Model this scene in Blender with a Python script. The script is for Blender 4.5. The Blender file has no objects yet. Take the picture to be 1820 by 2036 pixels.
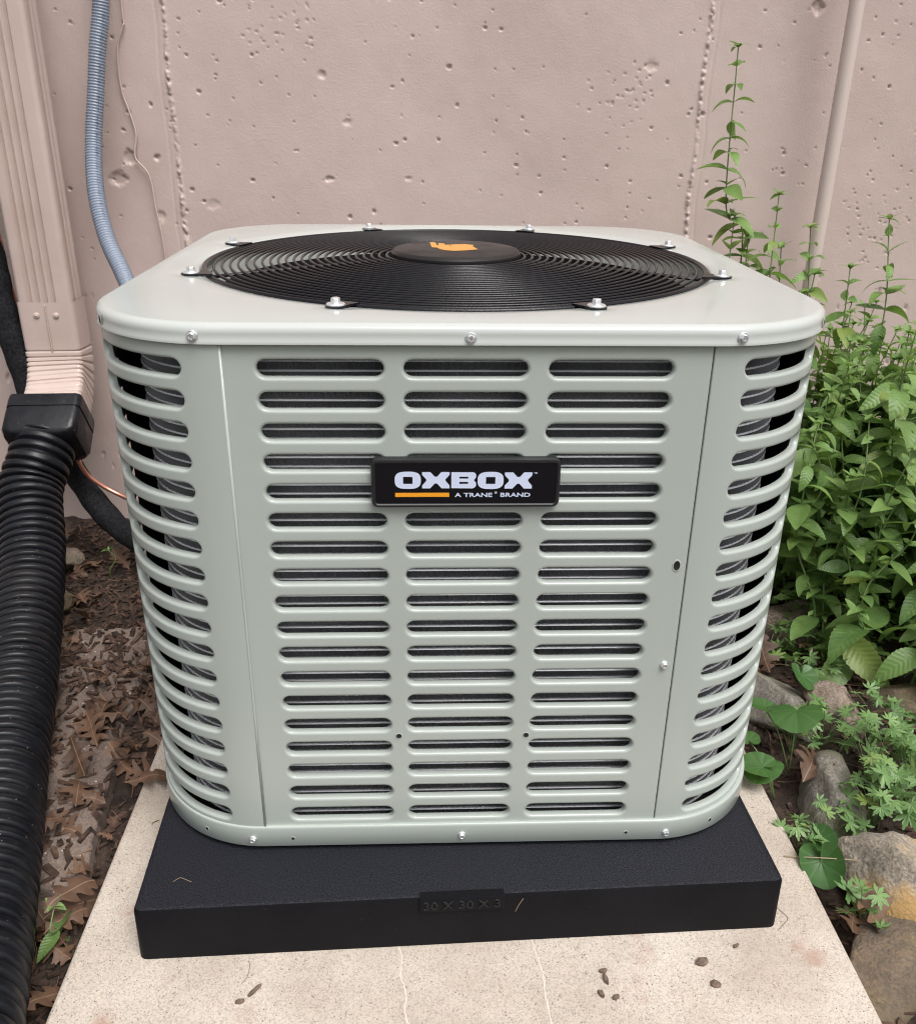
import bpy, bmesh, math, random
import numpy as np
from mathutils import Vector, Matrix, Euler
from mathutils.geometry import tessellate_polygon
from math import sin, cos, pi, radians
random.seed(7); RNG = np.random.RandomState(7)
SC = bpy.context.scene; COL = SC.collection

# ------------------------------------------------------------------ camera
cam_d = bpy.data.cameras.new('camera'); cam = bpy.data.objects.new('camera', cam_d); COL.objects.link(cam)
cam_d.sensor_fit = 'HORIZONTAL'; cam_d.sensor_width = 36.0; cam_d.lens = 1795.67/1820*36
cam_d.clip_start = .02; cam_d.clip_end = 500
r_ = Vector((0.99921993, -0.03750032, 0.01237977)); u_ = Vector((0.00400817, 0.40816978, 0.91289724)); f_ = Vector((0.03928699, 0.91213549, -0.40800169))
m = Matrix(((r_.x, u_.x, -f_.x, -0.0439910), (r_.y, u_.y, -f_.y, -0.8593240), (r_.z, u_.z, -f_.z, 0.8394800), (0, 0, 0, 1)))
cam.matrix_world = m
cam_d.dof.use_dof = True; cam_d.dof.focus_distance = 1.12; cam_d.dof.aperture_fstop = 18
SC.camera = cam
# ------------------------------------------------------------------ sky, sun, exposure
W = bpy.data.worlds.new('World'); SC.world = W; W.use_nodes = True
wn = W.node_tree.nodes; wl = W.node_tree.links; wn.clear()
sky = wn.new('ShaderNodeTexSky'); sky.sky_type = 'NISHITA'; sky.sun_disc = False
sky.sun_elevation = radians(62); sky.sun_rotation = radians(150); sky.dust_density = 6; sky.air_density = 1.4; sky.ozone_density = .6
hs = wn.new('ShaderNodeHueSaturation'); hs.inputs['Saturation'].default_value = .22
bg = wn.new('ShaderNodeBackground'); bg.inputs[1].default_value = .12
wo = wn.new('ShaderNodeOutputWorld')
wl.new(sky.outputs[0], hs.inputs['Color']); wl.new(hs.outputs[0], bg.inputs[0]); wl.new(bg.outputs[0], wo.inputs[0])
sd = bpy.data.lights.new('sun', 'SUN'); sd.energy = 1.5; sd.angle = radians(35); sd.color = (1, .975, .945)
sun = bpy.data.objects.new('sun', sd); COL.objects.link(sun)
az = radians(150); el = radians(62)            # compass: 0 = +y, clockwise
sdir = Vector((sin(az)*cos(el), cos(az)*cos(el), sin(el)))
sun.rotation_euler = (-sdir).to_track_quat('-Z', 'Y').to_euler()
SC.view_settings.view_transform = 'Standard'; SC.view_settings.look = 'None'
SC.view_settings.gamma = 1; SC.view_settings.use_curve_mapping = False; SC.view_settings.exposure = 0.42
SC.cycles.filter_width = 1.1

# ------------------------------------------------------------------ helpers
def tag(o, label=None, cat=None, group=None, kind=None):
    if label: o['label'] = label
    if cat: o['category'] = cat
    if group: o['group'] = group
    if kind: o['kind'] = kind
    return o
def thing(name, label, cat, loc=(0, 0, 0), rz=0, group=None):
    o = bpy.data.objects.new(name, None); COL.objects.link(o); o.location = loc; o.rotation_euler = (0, 0, rz)
    o.empty_display_size = .05
    return tag(o, label, cat, group)
def link(name, me, parent=None, mw=None):
    o = bpy.data.objects.new(name, me); COL.objects.link(o)
    if parent: o.parent = parent
    if mw is not None: o.matrix_local = mw
    return o
def mesh(name, V, F, mat, smooth=True, weld=False, angle=None):
    me = bpy.data.meshes.new(name); me.from_pydata([tuple(v) for v in V], [], F)
    if weld:
        bm = bmesh.new(); bm.from_mesh(me); bmesh.ops.remove_doubles(bm, verts=bm.verts, dist=2e-5)
        bm.to_mesh(me); bm.free()
    me.validate(); me.update()
    if smooth:
        me.polygons.foreach_set('use_smooth', [True]*len(me.polygons))
        if angle: me.set_sharp_from_angle(angle=radians(angle))
    if mat: me.materials.append(mat)
    return me
class G:
    def __init__(s): s.V = []; s.F = []
    def add(s, V, F):
        n = len(s.V); s.V += [tuple(v) for v in V]; s.F += [tuple(i+n for i in f) for f in F]
    def box(s, c, h, M=None):
        V = [Vector((c[0]+a*h[0], c[1]+b*h[1], c[2]+d*h[2])) for a in (-1, 1) for b in (-1, 1) for d in (-1, 1)]
        if M: V = [M @ v for v in V]
        s.add(V, [(0, 1, 3, 2), (4, 6, 7, 5), (0, 4, 5, 1), (2, 3, 7, 6), (0, 2, 6, 4), (1, 5, 7, 3)])
    def loft(s, loops, closed=True, cap0=False, cap1=False):
        n = len(loops[0]); V = [p for l in loops for p in l]; F = []
        for i in range(len(loops)-1):
            for j in range(n if closed else n-1):
                k = (j+1) % n; F.append((i*n+j, i*n+k, (i+1)*n+k, (i+1)*n+j))
        if cap0: F.append(tuple(range(n))[::-1])
        if cap1: F.append(tuple(range((len(loops)-1)*n, len(loops)*n)))
        s.add(V, F)
    def tube(s, pts, rad, n=10, cap=True, up=None):
        pts = [Vector(p) for p in pts]; loops = []; prev = None
        for i, p in enumerate(pts):
            t = (pts[min(i+1, len(pts)-1)]-pts[max(i-1, 0)]).normalized()
            if prev is None:
                a = Vector((0, 0, 1)) if abs(t.z) < .9 else Vector((1, 0, 0))
                x = t.cross(a).normalized()
            else: x = (prev-t*prev.dot(t)).normalized()
            prev = x; y = t.cross(x); r = rad(i/(len(pts)-1)) if callable(rad) else rad
            loops.append([p+(x*cos(2*pi*k/n)+y*sin(2*pi*k/n))*r for k in range(n)])
        s.loft(loops, True, cap, cap)
    def obj(s, name, mat, parent=None, smooth=True, angle=None, weld=False, mw=None):
        return link(name, mesh(name, s.V, s.F, mat, smooth, weld, angle), parent, mw)
def spline(P, n):
    P = [Vector(p) for p in P]; Q = [2*P[0]-P[1]]+P+[2*P[-1]-P[-2]]; out = []
    for i in range(1, len(Q)-2):
        for k in range(n):
            t = k/n; a, b, c, d = Q[i-1:i+3]
            out.append(.5*((2*b)+(c-a)*t+(2*a-5*b+4*c-d)*t*t+(3*b-a-3*c+d)*t**3))
    out.append(P[-1]); return out
def resample(P, step):
    L = [0]
    for a, b in zip(P, P[1:]): L.append(L[-1]+(b-a).length)
    n = max(2, int(L[-1]/step)); out = []; j = 0
    for k in range(n+1):
        d = L[-1]*k/n
        while j < len(P)-2 and L[j+1] < d: j += 1
        t = (d-L[j])/max(1e-9, L[j+1]-L[j]); out.append(P[j].lerp(P[j+1], min(1, t)))
    return out
# numpy lattice noise
def _h(ix, iy, s):
    a = (ix.astype(np.int64)*374761393+iy.astype(np.int64)*668265263+s*1442695041) & 0x7fffffff
    a = ((a ^ (a >> 13))*1274126177) & 0x7fffffff
    return ((a ^ (a >> 16)) & 0xffff)/65535.0
def vnoise(x, y, s=0):
    ix = np.floor(x); iy = np.floor(y); fx = x-ix; fy = y-iy; fx = fx*fx*(3-2*fx); fy = fy*fy*(3-2*fy)
    a = _h(ix, iy, s); b = _h(ix+1, iy, s); c = _h(ix, iy+1, s); d = _h(ix+1, iy+1, s)
    return (a*(1-fx)+b*fx)*(1-fy)+(c*(1-fx)+d*fx)*fy-.5
def fbm(x, y, s=0, o=4):
    r = 0; a = 1
    for k in range(o): r = r+vnoise(x*2**k+k*17.3, y*2**k+k*9.1, s+k)*a; a *= .5
    return r
def grid_mesh(name, X, Y, Z, mat):
    ny, nx = X.shape; V = np.stack([X, Y, Z], -1).reshape(-1, 3).astype(np.float32)
    i = np.arange(nx-1)[None]+np.arange(ny-1)[:, None]*nx; F = np.stack([i, i+1, i+1+nx, i+nx], -1).reshape(-1, 4).astype(np.int32)
    me = bpy.data.meshes.new(name); me.vertices.add(len(V)); me.vertices.foreach_set('co', V.ravel())
    me.loops.add(F.size); me.loops.foreach_set('vertex_index', F.ravel())
    me.polygons.add(len(F)); me.polygons.foreach_set('loop_start', np.arange(0, F.size, 4, dtype=np.int32))
    me.update(); me.validate(); me.polygons.foreach_set('use_smooth', np.ones(len(F), bool)); me.materials.append(mat); return me

# ------------------------------------------------------------------ materials
def srgb(r, g, b):
    return tuple(((c/255)/12.92 if c/255 <= .04045 else ((c/255+.055)/1.055)**2.4) for c in (r, g, b))+(1,)
class M:
    def __init__(s, name, col=(.5, .5, .5), rough=.5, metal=0, spec=.5):
        s.m = bpy.data.materials.new(name); s.m.use_nodes = True; s.n = s.m.node_tree.nodes; s.l = s.m.node_tree.links
        s.b = s.n['Principled BSDF']; s.out = s.n['Material Output']
        s.b.inputs['Base Color'].default_value = tuple(col)[:3]+(1,); s.b.inputs['Roughness'].default_value = rough
        s.b.inputs['Metallic'].default_value = metal; s.b.inputs['Specular IOR Level'].default_value = spec
        s.tc = s.n.new('ShaderNodeTexCoord'); s.h = None
    def N(s, t, **k):
        n = s.n.new(t)
        for a, b in k.items():
            if hasattr(n, a): setattr(n, a, b)
            else: n.inputs[a.replace('_', ' ')].default_value = b
        return n
    def noise(s, scale, detail=4, rough=.55, coord='Object', vec=None, sc3=None):
        n = s.N('ShaderNodeTexNoise'); n.inputs['Scale'].default_value = scale; n.inputs['Detail'].default_value = detail; n.inputs['Roughness'].default_value = rough
        v = vec or s.tc.outputs[coord]
        if sc3:
            mp = s.N('ShaderNodeMapping'); mp.inputs['Scale'].default_value = sc3; s.l.new(v, mp.inputs[0]); v = mp.outputs[0]
        s.l.new(v, n.inputs['Vector']); return n.outputs['Fac']
    def vor(s, scale, feature='F1', coord='Object', out='Distance', rnd=1):
        n = s.N('ShaderNodeTexVoronoi'); n.feature = feature; n.inputs['Scale'].default_value = scale; n.inputs['Randomness'].default_value = rnd
        s.l.new(s.tc.outputs[coord], n.inputs['Vector']); return n.outputs[out]
    def ramp(s, fac, stops):
        n = s.N('ShaderNodeValToRGB'); e = n.color_ramp.elements
        while len(e) < len(stops): e.new(.5)
        for x, (p, c) in zip(e, stops): x.position = p; x.color = (c if isinstance(c, tuple) else (c, c, c))[:3]+(1,)
        s.l.new(fac, n.inputs[0]); return n.outputs[0]
    def mix(s, fac, a, b, mode='MIX'):
        n = s.N('ShaderNodeMix'); n.data_type = 'RGBA'; n.blend_type = mode
        for sock, v in ((n.inputs[0], fac), (n.inputs[6], a), (n.inputs[7], b)):
            if isinstance(v, (int, float)): sock.default_value = v
            elif isinstance(v, tuple): sock.default_value = v[:3]+(1,)
            else: s.l.new(v, sock)
        return n.outputs[2]
    def math(s, op, a, b=0, c=None):
        n = s.N('ShaderNodeMath'); n.operation = op
        for sock, v in zip(n.inputs, (a, b, c)):
            if v is None: continue
            if isinstance(v, (int, float)): sock.default_value = v
            else: s.l.new(v, sock)
        return n.outputs[0]
    def col(s, c): s.l.new(c, s.b.inputs['Base Color']); return s
    def rough(s, c): s.l.new(c, s.b.inputs['Roughness']); return s
    def bump(s, h, dist, strength=1):
        n = s.N('ShaderNodeBump'); n.inputs['Distance'].default_value = dist; n.inputs['Strength'].default_value = strength
        s.l.new(h, n.inputs['Height'])
        if s.h: s.l.new(s.h, n.inputs['Normal'])
        s.h = n.outputs[0]; s.l.new(s.h, s.b.inputs['Normal']); return s

# grey-green powder coat
paint = M('enamel_paint', (.40, .425, .385), .3)
paint.col(paint.ramp(paint.noise(2.2, 5), [(.3, (.392, .430, .400)), (.7, (.408, .447, .417))]))
paint.rough(paint.ramp(paint.noise(9, 6), [(.3, .15), (.75, .24)])); paint.bump(paint.noise(900, 2), .00012)
lidp = M('sky_lit_lid_paint', (.43, .455, .42), .2)
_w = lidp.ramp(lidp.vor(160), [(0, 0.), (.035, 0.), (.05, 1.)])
lidp.col(lidp.mix(_w, (.25, .25, .21), lidp.ramp(lidp.noise(3, 5), [(.3, (.47, .495, .475)), (.7, (.49, .515, .495))])))  # cabinet colour lifted to stand in for sky reflected on the lid
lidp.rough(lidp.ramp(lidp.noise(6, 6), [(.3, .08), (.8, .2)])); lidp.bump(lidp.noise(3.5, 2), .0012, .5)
black = M('black_wire_coat', (.004, .0045, .007), .24, 0, .35); black.bump(black.noise(500, 2), .0002)
blackm = M('black_hub_plastic', (.016, .0145, .015), .42, 0, .3); blackm.rough(blackm.ramp(blackm.noise(25, 5), [(.3, .33), (.7, .5)]))
dark = M('black_parts_and_shade', (.008, .008, .009), .7)  # near-black for rubber, motor and shroud; also painted shade inside the unit
fin = M('coil_fin', (.1, .1, .105), .5, .2)
fin.col(fin.ramp(fin.noise(14, 5), [(.3, (.2, .203, .215)), (.7, (.3, .305, .32))]))
alu = M('glint_aluminium', (.95, .96, 1.0), .35, .2)  # tube glint from the sky painted in as a whiter, less metallic base
alud = M('fan_blade_metal', (.32, .34, .33), .5, .3)
zinc = M('zinc_plate', (.80, .81, .83), .34, .75); zinc.bump(zinc.noise(260, 3), .0008, .8)
badge = M('badge_gloss', (.006, .006, .008), .16); badger = M('badge_rim', (.015, .015, .017), .45)
white = M('print_white', (.62, .68, .86), .4); orange = M('print_orange', (.85, .34, .02), .4); orange2 = M('logo_orange', (.62, .30, .07), .5)
padl = M('pad_plastic_polished', (.007, .007, .009), .4, 0, .35)
padm = M('pad_plastic', (.006, .006, .008), .5, 0, .12)
padt = M('pad_texture', (.008, .008, .01), .5, 0, .22)
padt.bump(padt.noise(700, 3, .6), .0010, .9); padt.col(padt.ramp(padt.noise(560, 3), [(.4, (.002, .0022, .004)), (.62, (.019, .0205, .029))]))
_v = padm.ramp(padm.vor(55), [(0, 1.), (.03, 1.), (.045, 0.)])
padm.col(padm.mix(_v, padm.ramp(padm.noise(8, 5), [(.3, (.005, .005, .0065)), (.75, (.009, .009, .011))]), (.06, .055, .05))); padm.bump(padm.noise(200, 3), .0004)
# concrete slab: pale sandy
slab = M('slab_concrete', (.6, .5, .42), .85)
_b = slab.ramp(slab.noise(5, 6), [(.3, (.44, .375, .315)), (.52, (.545, .48, .415)), (.75, (.61, .55, .485))])
_g = slab.noise(480, 3, .7); _c = slab.mix(.8, _b, slab.ramp(_g, [(.3, (.45, .43, .42)), (.5, (1, 1, 1)), (.7, (1.25, 1.22, 1.18))]), 'MULTIPLY')
_p = slab.ramp(slab.vor(230), [(0, .0), (.16, .0), (.26, 1.)]); _pm = slab.ramp(slab.noise(120, 2), [(.5, 1.), (.6, 0.)])
_pp = slab.math('MAXIMUM', _p, _pm); _c = slab.mix(_pp, (.17, .14, .12), _c)
_r = slab.ramp(slab.noise(11, 4, .6), [(.62, 0.), (.72, .55)]); _c = slab.mix(_r, _c, (.34, .17, .12))
_r2 = slab.ramp(slab.noise(3.3, 5, .65, sc3=(1, 1, 1)), [(.5, 0.), (.68, .6)]); _c = slab.mix(_r2, _c, (.33, .26, .205))
slab.col(_c); slab.bump(_g, .002, .6); slab.bump(_pp, .0015, .5)
crackm = M('crack_line', (.66, .585, .515), .9)
# pink masonry paint
wallm = M('wall_paint', (.5, .38, .33), .5)
_n = wallm.noise(2.3, 6, .6)
wallm.col(wallm.ramp(_n, [(.3, (.475, .372, .340)), (.5, (.53, .422, .388)), (.72, (.56, .455, .422))]))
wallm.rough(wallm.ramp(wallm.noise(5, 5), [(.3, .34), (.7, .55)]))
wallm.bump(wallm.noise(240, 4, .6), .0011, .55); wallm.bump(wallm.noise(14, 5, .6), .004, .25)
dsp = M('downspout_paint', (.52, .41, .36), .3); dsp.bump(dsp.noise(160, 3), .0006, .5); dsp.bump(dsp.noise(18, 3), .002, .4)
dsp.col(dsp.ramp(dsp.noise(8, 5), [(.3, (.50, .392, .352)), (.7, (.56, .452, .412))]))
corr = M('corrugated_plastic', (.008, .009, .012), .33, 0, .32)
_s = corr.ramp(corr.vor(90), [(0, 1.), (.05, 1.), (.075, 0.)])
_du = corr.ramp(corr.noise(7, 6, .65), [(.52, 0.), (.8, .3)])
corr.col(corr.mix(_du, corr.mix(_s, corr.ramp(corr.noise(20, 6, .65), [(.35, (.004, .0045, .0065)), (.7, (.010, .011, .015))]), (.25, .23, .21)), (.07, .062, .055)))
corr.rough(corr.ramp(corr.noise(30, 6), [(.3, .26), (.7, .5)])); corr.bump(corr.noise(80, 4), .0008, .6)
foam = M('insulation_foam', (.008, .008, .009), .8, 0, .2); foam.bump(foam.noise(150, 5, .7, sc3=(1, 1, .2)), .004, 1)
foam.col(foam.ramp(foam.noise(160, 4, .7), [(.4, (.005, .005, .006)), (.75, (.028, .029, .034))]))
pipem = M('pipe_paint', (.60, .50, .46), .28)
greyp = M('grey_conduit', (.22, .26, .33), .33); greyp.b.inputs['Subsurface Weight'].default_value = .08
copper = M('copper_pipe', (.72, .33, .24), .3, .85); copperd = M('dull_copper', (.25, .12, .07), .5, .5)
printm = M('conduit_ink', (.06, .08, .13), .5)
soil = M('soil', (.05, .035, .025), .95)
_n = soil.noise(30, 7, .7); soil.col(soil.ramp(_n, [(.3, (.018, .012, .009)), (.5, (.05, .032, .023)), (.62, (.095, .062, .045)), (.78, (.17, .12, .09))])); soil.bump(soil.noise(140, 5, .7), .01, 1)
mulch = M('mulch_bits', (.1, .06, .04), .9)
mulch.col(mulch.ramp(mulch.noise(40, 3), [(.3, (.02, .012, .008)), (.5, (.065, .036, .025)), (.7, (.16, .095, .065))])); mulch.bump(mulch.noise(300, 3), .001)
barkm = M('bark_flake', (.15, .10, .075), .9); barkm.col(barkm.ramp(barkm.noise(150, 3), [(.35, (.09, .06, .045)), (.7, (.24, .17, .13))])); barkm = barkm.m
paver = M('aggregate_paver', (.2, .16, .14), .9)
_g = paver.noise(230, 5, .75); _st = paver.ramp(paver.vor(95), [(0, 1.), (.14, 1.), (.2, 0.)]); _sm = paver.math('MULTIPLY', _st, paver.ramp(paver.noise(60, 2), [(.5, 0.), (.56, 1.)]))
paver.col(paver.mix(_sm, paver.mix(.8, paver.ramp(paver.noise(9, 5), [(.3, (.13, .095, .08)), (.7, (.26, .2, .165))]), paver.ramp(_g, [(.3, .4), (.6, 1.2)]), 'MULTIPLY'), (.62, .56, .5))); paver.bump(_g, .003, .8)
def rockmat(name, a, b, c, lichen):
    r = M(name, a, .85); n1 = r.noise(16, 7, .65)
    base = r.ramp(n1, [(.32, a), (.5, b), (.68, c)]); base = r.mix(r.ramp(r.noise(220, 4, .7), [(.35, .75), (.65, 0.)]), base, (.09, .08, .07))
    base = r.mix(r.ramp(r.noise(9, 5), [(.48, 0.), (.60, .85)]), base, lichen)
    r.col(base); r.bump(n1, .02, .8); r.bump(r.noise(180, 5, .7), .004, .8); return r.m
rk1 = rockmat('ochre_rock', (.32, .28, .24), (.50, .42, .33), (.64, .56, .47), (.47, .28, .09))
rk2 = rockmat('brown_rock', (.13, .10, .07), (.24, .17, .11), (.36, .25, .15), (.12, .10, .05))
rk3 = rockmat('grey_rock', (.18, .165, .14), (.32, .29, .25), (.46, .42, .37), (.16, .16, .09))
rk4 = rockmat('pink_rock', (.26, .19, .15), (.4, .3, .24), (.5, .4, .33), (.2, .17, .12))
def leafmat(name, dk, lt, veins=True, kind='mint', trans=.3, rough=.42):
    r = M(name, lt, rough); sep = r.N('ShaderNodeSeparateXYZ'); r.l.new(r.tc.outputs['Object'], sep.inputs[0])
    info = r.N('ShaderNodeObjectInfo'); rnd = info.outputs['Random']
    base = r.mix(rnd, dk, lt); nz = r.noise(60, 4); base = r.mix(r.ramp(nz, [(.3, 0.), (.7, .5)]), base, lt)
    if kind != 'oak': yellow = r.ramp(rnd, [(.90, 0.), (.97, .45)]); base = r.mix(yellow, base, (.26, .27, .04))
    if kind == 'mint':
        ay = r.math('ABSOLUTE', sep.outputs['Y']); q = r.math('SUBTRACT', sep.outputs['X'], r.math('MULTIPLY', ay, .75))
        w = r.math('SINE', r.math('MULTIPLY', q, 900)); vv = r.ramp(r.math('MULTIPLY_ADD', w, .5, .5), [(.86, 0.), (1, 1.)])
        mid = r.ramp(r.math('MULTIPLY', ay, 1000), [(.25, 1.), (.8, 0.)]); v = r.math('MAXIMUM', r.math('MULTIPLY', vv, .6), mid)
        base = r.mix(r.math('MULTIPLY', v, .4), base, (.22, .33, .12)); r.col(base); r.bump(r.math('MULTIPLY', w, 1), .0004, .5)
    elif kind == 'radial':
        at = r.math('ARCTAN2', sep.outputs['Y'], sep.outputs['X']); w = r.math('COSINE', r.math('MULTIPLY', at, 9))
        v = r.ramp(w, [(.86, 0.), (1, 1.)]); base = r.mix(r.math('MULTIPLY', v, .25), base, (.18, .27, .12)); r.col(base); r.bump(r.math('MULTIPLY', w, -1), .0004, .4)
    elif kind == 'oak':
        ay = r.math('ABSOLUTE', sep.outputs['Y']); mid = r.ramp(r.math('MULTIPLY', ay, 1000), [(.4, 1.), (1, 0.)])
        base = r.mix(r.math('MULTIPLY', mid, .5), base, (.4, .26, .17)); r.col(base); r.bump(nz, .002, .6)
    if trans:
        t = r.N('ShaderNodeBsdfTranslucent'); ms = r.N('ShaderNodeMixShader'); ms.inputs[0].default_value = trans
        g = r.mix(.5, base, (.22, .34, .03) if kind != 'oak' else (.3, .15, .06)); r.l.new(g, t.inputs[0]); r.l.new(r.b.outputs[0], ms.inputs[1]); r.l.new(t.outputs[0], ms.inputs[2]); r.l.new(ms.outputs[0], r.out.inputs[0])
    return r.m
mintm = leafmat('mint_leaf', (.055, .13, .035), (.22, .345, .10), trans=.35)
mintp = leafmat('mint_tip_leaf', (.12, .24, .055), (.26, .40, .13), trans=.38)
violetm = leafmat('violet_leaf', (.035, .1, .025), (.075, .17, .045), kind='radial', trans=.22)
geram = leafmat('geranium_leaf', (.08, .18, .05), (.22, .36, .13), kind='radial', trans=.25)
oakm = leafmat('oak_leaf', (.04, .02, .012), (.165, .092, .056), kind='oak', trans=.06, rough=.6)
stemm = M('mint_stem', (.16, .24, .08), .5); stemm.col(stemm.ramp(stemm.noise(12, 3), [(.35, (.09, .17, .05)), (.7, (.22, .28, .11))]))
stemr = M('dry_stem', (.22, .13, .08), .7); twigm = M('dry_twig', (.35, .26, .17), .8)
for k in ('padl pipem paint lidp black blackm dark fin alu alud zinc badge badger white orange orange2 padm padt slab crackm wallm dsp corr foam greyp copper copperd printm soil mulch paver stemm stemr twigm').split():
    globals()[k] = globals()[k].m

# ------------------------------------------------------------------ ground (one sheet out to the horizon, fine near the scene)
def axis(lo, hi, step, far):
    a = np.arange(lo, hi+step/2, step); out = [a]; e = [1, 3, 8, 20, 60, far]
    return np.concatenate([[-x+lo for x in e[::-1]], a, [x+hi for x in e]])
gx = axis(-1.3, 1.7, .008, 150); gy = axis(-.5, 1.3, .008, 150)
X, Y = np.meshgrid(gx, gy)
Z = -.118+fbm(X*5, Y*5, 3, 3)*.018+fbm(X*40, Y*40, 9, 3)*.011
Z += np.clip((X-.5)*.1, 0, .06)*(Y > -2)*(np.abs(X) < 3)+np.where(X < -.5, .0, 0)
near = (np.abs(X) < 3) & (Y > -3) & (Y < 3); Z = np.where(near, Z, -.12)
tag(link('ground', grid_mesh('ground', X, Y, Z, soil)), 'dark soil with brown mulch between wall and slab', kind='structure')
def gz(x, y):
    x = np.array([x]); y = np.array([y])
    return float((-.118+fbm(x*5, y*5, 3, 3)*.018+fbm(x*40, y*40, 9, 3)*.011+np.clip((x-.5)*.1, 0, .06))[0])

# ------------------------------------------------------------------ wall
wx = np.concatenate([[-30, -8, -3, -1.8], np.arange(-1.25, 1.45, .0026), [2, 3.5, 8, 30]]); wz = np.concatenate([[-.3], np.arange(-.16, .5, .006), np.arange(.5, 1.14, .0026), [1.3, 1.8, 2.6, 3.4]])
X, Zw = np.meshgrid(wx, wz); D = fbm(X*2.2, Zw*2.2, 21, 3)*.005+fbm(X*14, Zw*9, 22, 3)*.0012
fine = (X > -1.25) & (X < 1.45) & (Zw > -.17) & (Zw < 1.14)
def dent(cx, cz, rx, rz, dep, edge=.35):
    global D
    ix0, ix1 = np.searchsorted(wx, [cx-rx*1.6, cx+rx*1.6]); iz0, iz1 = np.searchsorted(wz, [cz-rz*1.6, cz+rz*1.6])
    if ix1 <= ix0 or iz1 <= iz0: return
    x = X[iz0:iz1, ix0:ix1]; z = Zw[iz0:iz1, ix0:ix1]
    w = fbm(x*120+cx*50, z*120, 5, 2)*.5
    d = np.sqrt(((x-cx)/rx)**2+((z-cz)/rz)**2)+w
    D[iz0:iz1, ix0:ix1] += dep*np.clip((1-d)/edge, 0, 1)
for k in range(1250):
    cx = RNG.uniform(-1.2, 1.4); cz = RNG.uniform(-.1, 1.12)
    dens = .35+.65*(vnoise(np.array([cx*2.2]), np.array([cz*2.2]), 44)[0]+.5)**1.4+(.25 if cx > .9 else 0)
    if RNG.rand() > dens: continue
    r = .0016+.0036*RNG.rand()**6; dent(cx, cz, r*RNG.uniform(.8, 1.3), r, .0026+r*.6, .32)
for cx, cz, rx, rz, dp in ((-.699, .691, .030, .022, .006), (-.668, .735, .017, .022, .006), (.78, 1.044, .016, .022, .010), (-.244, .696, .014, .008, .005), (.443, .927, .02, .015, .003), (-.618, .614, .012, .018, .004),
                           (-.61, .735, .009, .009, .004), (-.073, .698, .012, .006, .003), (-.25, .9, .012, .010, .004), (-.2, .81, .014, .01, .003), (-.5, .64, .02, .013, .002)):
    dent(cx, cz, rx*.8, rz*.8, dp*.8, .5)
for k in range(190):        # rough pocked patches
    bx, bz, s = ((.40, .88, .035), (1.12, 1.08, .1), (1.2, .8, .06), (-.33, .98, .05), (.98, .62, .05))[k % 5]
    dent(bx+RNG.randn()*s, bz+RNG.randn()*s, .0016+.0022*RNG.rand(), .0016+.0014*RNG.rand(), .0028, .5)
for sx, s in ((-.568, 1), (.5555, 2)):    # formwork joint lines: rough raised bead beside a faint step
    jx = sx+fbm(Zw*9, Zw*0, 60+s, 3)*.006; w = np.abs(X-jx)
    bead = np.exp(-(w/.0034)**2)*(.0028+fbm(X*160, Zw*130, 70+s, 2)*.009)*np.clip(1.1+fbm(Zw*14, Zw*0, 80+s, 2)*1.6, .1, 1.4)
    D -= np.where(fine, bead, 0); D += np.where(fine, .0012*np.exp(-((X-jx-.017*(1 if s == 2 else -1))/.0022)**2), 0)
D = np.where(fine, D, 0)
wall = link('masonry_wall', grid_mesh('masonry_wall', X[:, ::-1], 1.25+D[:, ::-1], Zw[:, ::-1], wallm))
tag(wall, 'pink painted concrete wall with pits and two vertical joint ridges', 'wall')

# ------------------------------------------------------------------ slab, pad
def rrect(hx0, hx1, hy0, hy1, r, z, n=6):
    P = []
    for cx, cy, a0 in ((hx0+r, hy0+r, pi), (hx1-r, hy0+r, -pi/2), (hx1-r, hy1-r, 0), (hx0+r, hy1-r, pi/2)):
        for k in range(n): a = a0+k/(n-1)*pi/2; P.append((cx+r*cos(a), cy+r*sin(a), z))
    return P
g = G()
g.loft([rrect(-.458, .462, -.34, .86, .006, -.17), rrect(-.458, .462, -.34, .86, .006, -.0802), rrect(-.456, .460, -.338, .858, .005, -.0772), rrect(-.453, .457, -.335, .855, .004, -.0762)], cap1=True)
sl = g.obj('concrete_slab', slab, angle=40, smooth=True); tag(sl, 'pale sandy concrete slab on the soil under the black pad', 'slab')
g = G()
for P in (((-.075, -.082), (-.070, -.10), (-.071, -.124), (-.064, -.15), (-.066, -.17), (-.058, -.20), (-.060, -.25), (-.05, -.335)), ((.086, -.075), (.089, -.1), (.094, -.128), (.0925, -.15), (.095, -.19), (.092, -.24), (.1, -.335))):
    pts = [Vector((x, y, 0)) for x, y in P]; pts = resample(spline(pts, 6), .004)
    for a, b in zip(pts, pts[1:]):
        w = .0006+.0005*random.random(); j = random.uniform(-.0006, .0006)
        d = (b-a).normalized(); nn = Vector((-d.y, d.x, 0))*w; zz = Vector((j, 0, -.0757))
        g.add([a-nn+zz, b-nn+zz, b+nn+zz, a+nn+zz], [(0, 1, 2, 3)])
o = g.obj('mortar_crack', crackm, sl)
PR = .0339; pad = thing('equipment_pad', 'black textured plastic pad lying on the concrete slab under the unit', 'pad', (.0057, -.0785, 0), PR)
g = G(); h = .381; B = .905
g.loft([rrect(-h-.003, h+.003, -.003, B, .010, -.0757, 6), rrect(-h-.002, h+.002, -.002, B, .010, -.006, 6), rrect(-h, h, 0, B-.002, .009, -.0015, 6)])
g.obj('pad_side', padm, pad, angle=50)
g = G(); g.loft([rrect(-h, h, 0, B-.002, .009, -.0015, 6), rrect(-h+.0025, h-.0025, .0025, B-.005, .008, 0, 6)], cap1=True)
g.obj('pad_top', padt, pad, angle=60)
g = G(); tx0, tx1 = -.0550, .0445
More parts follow.
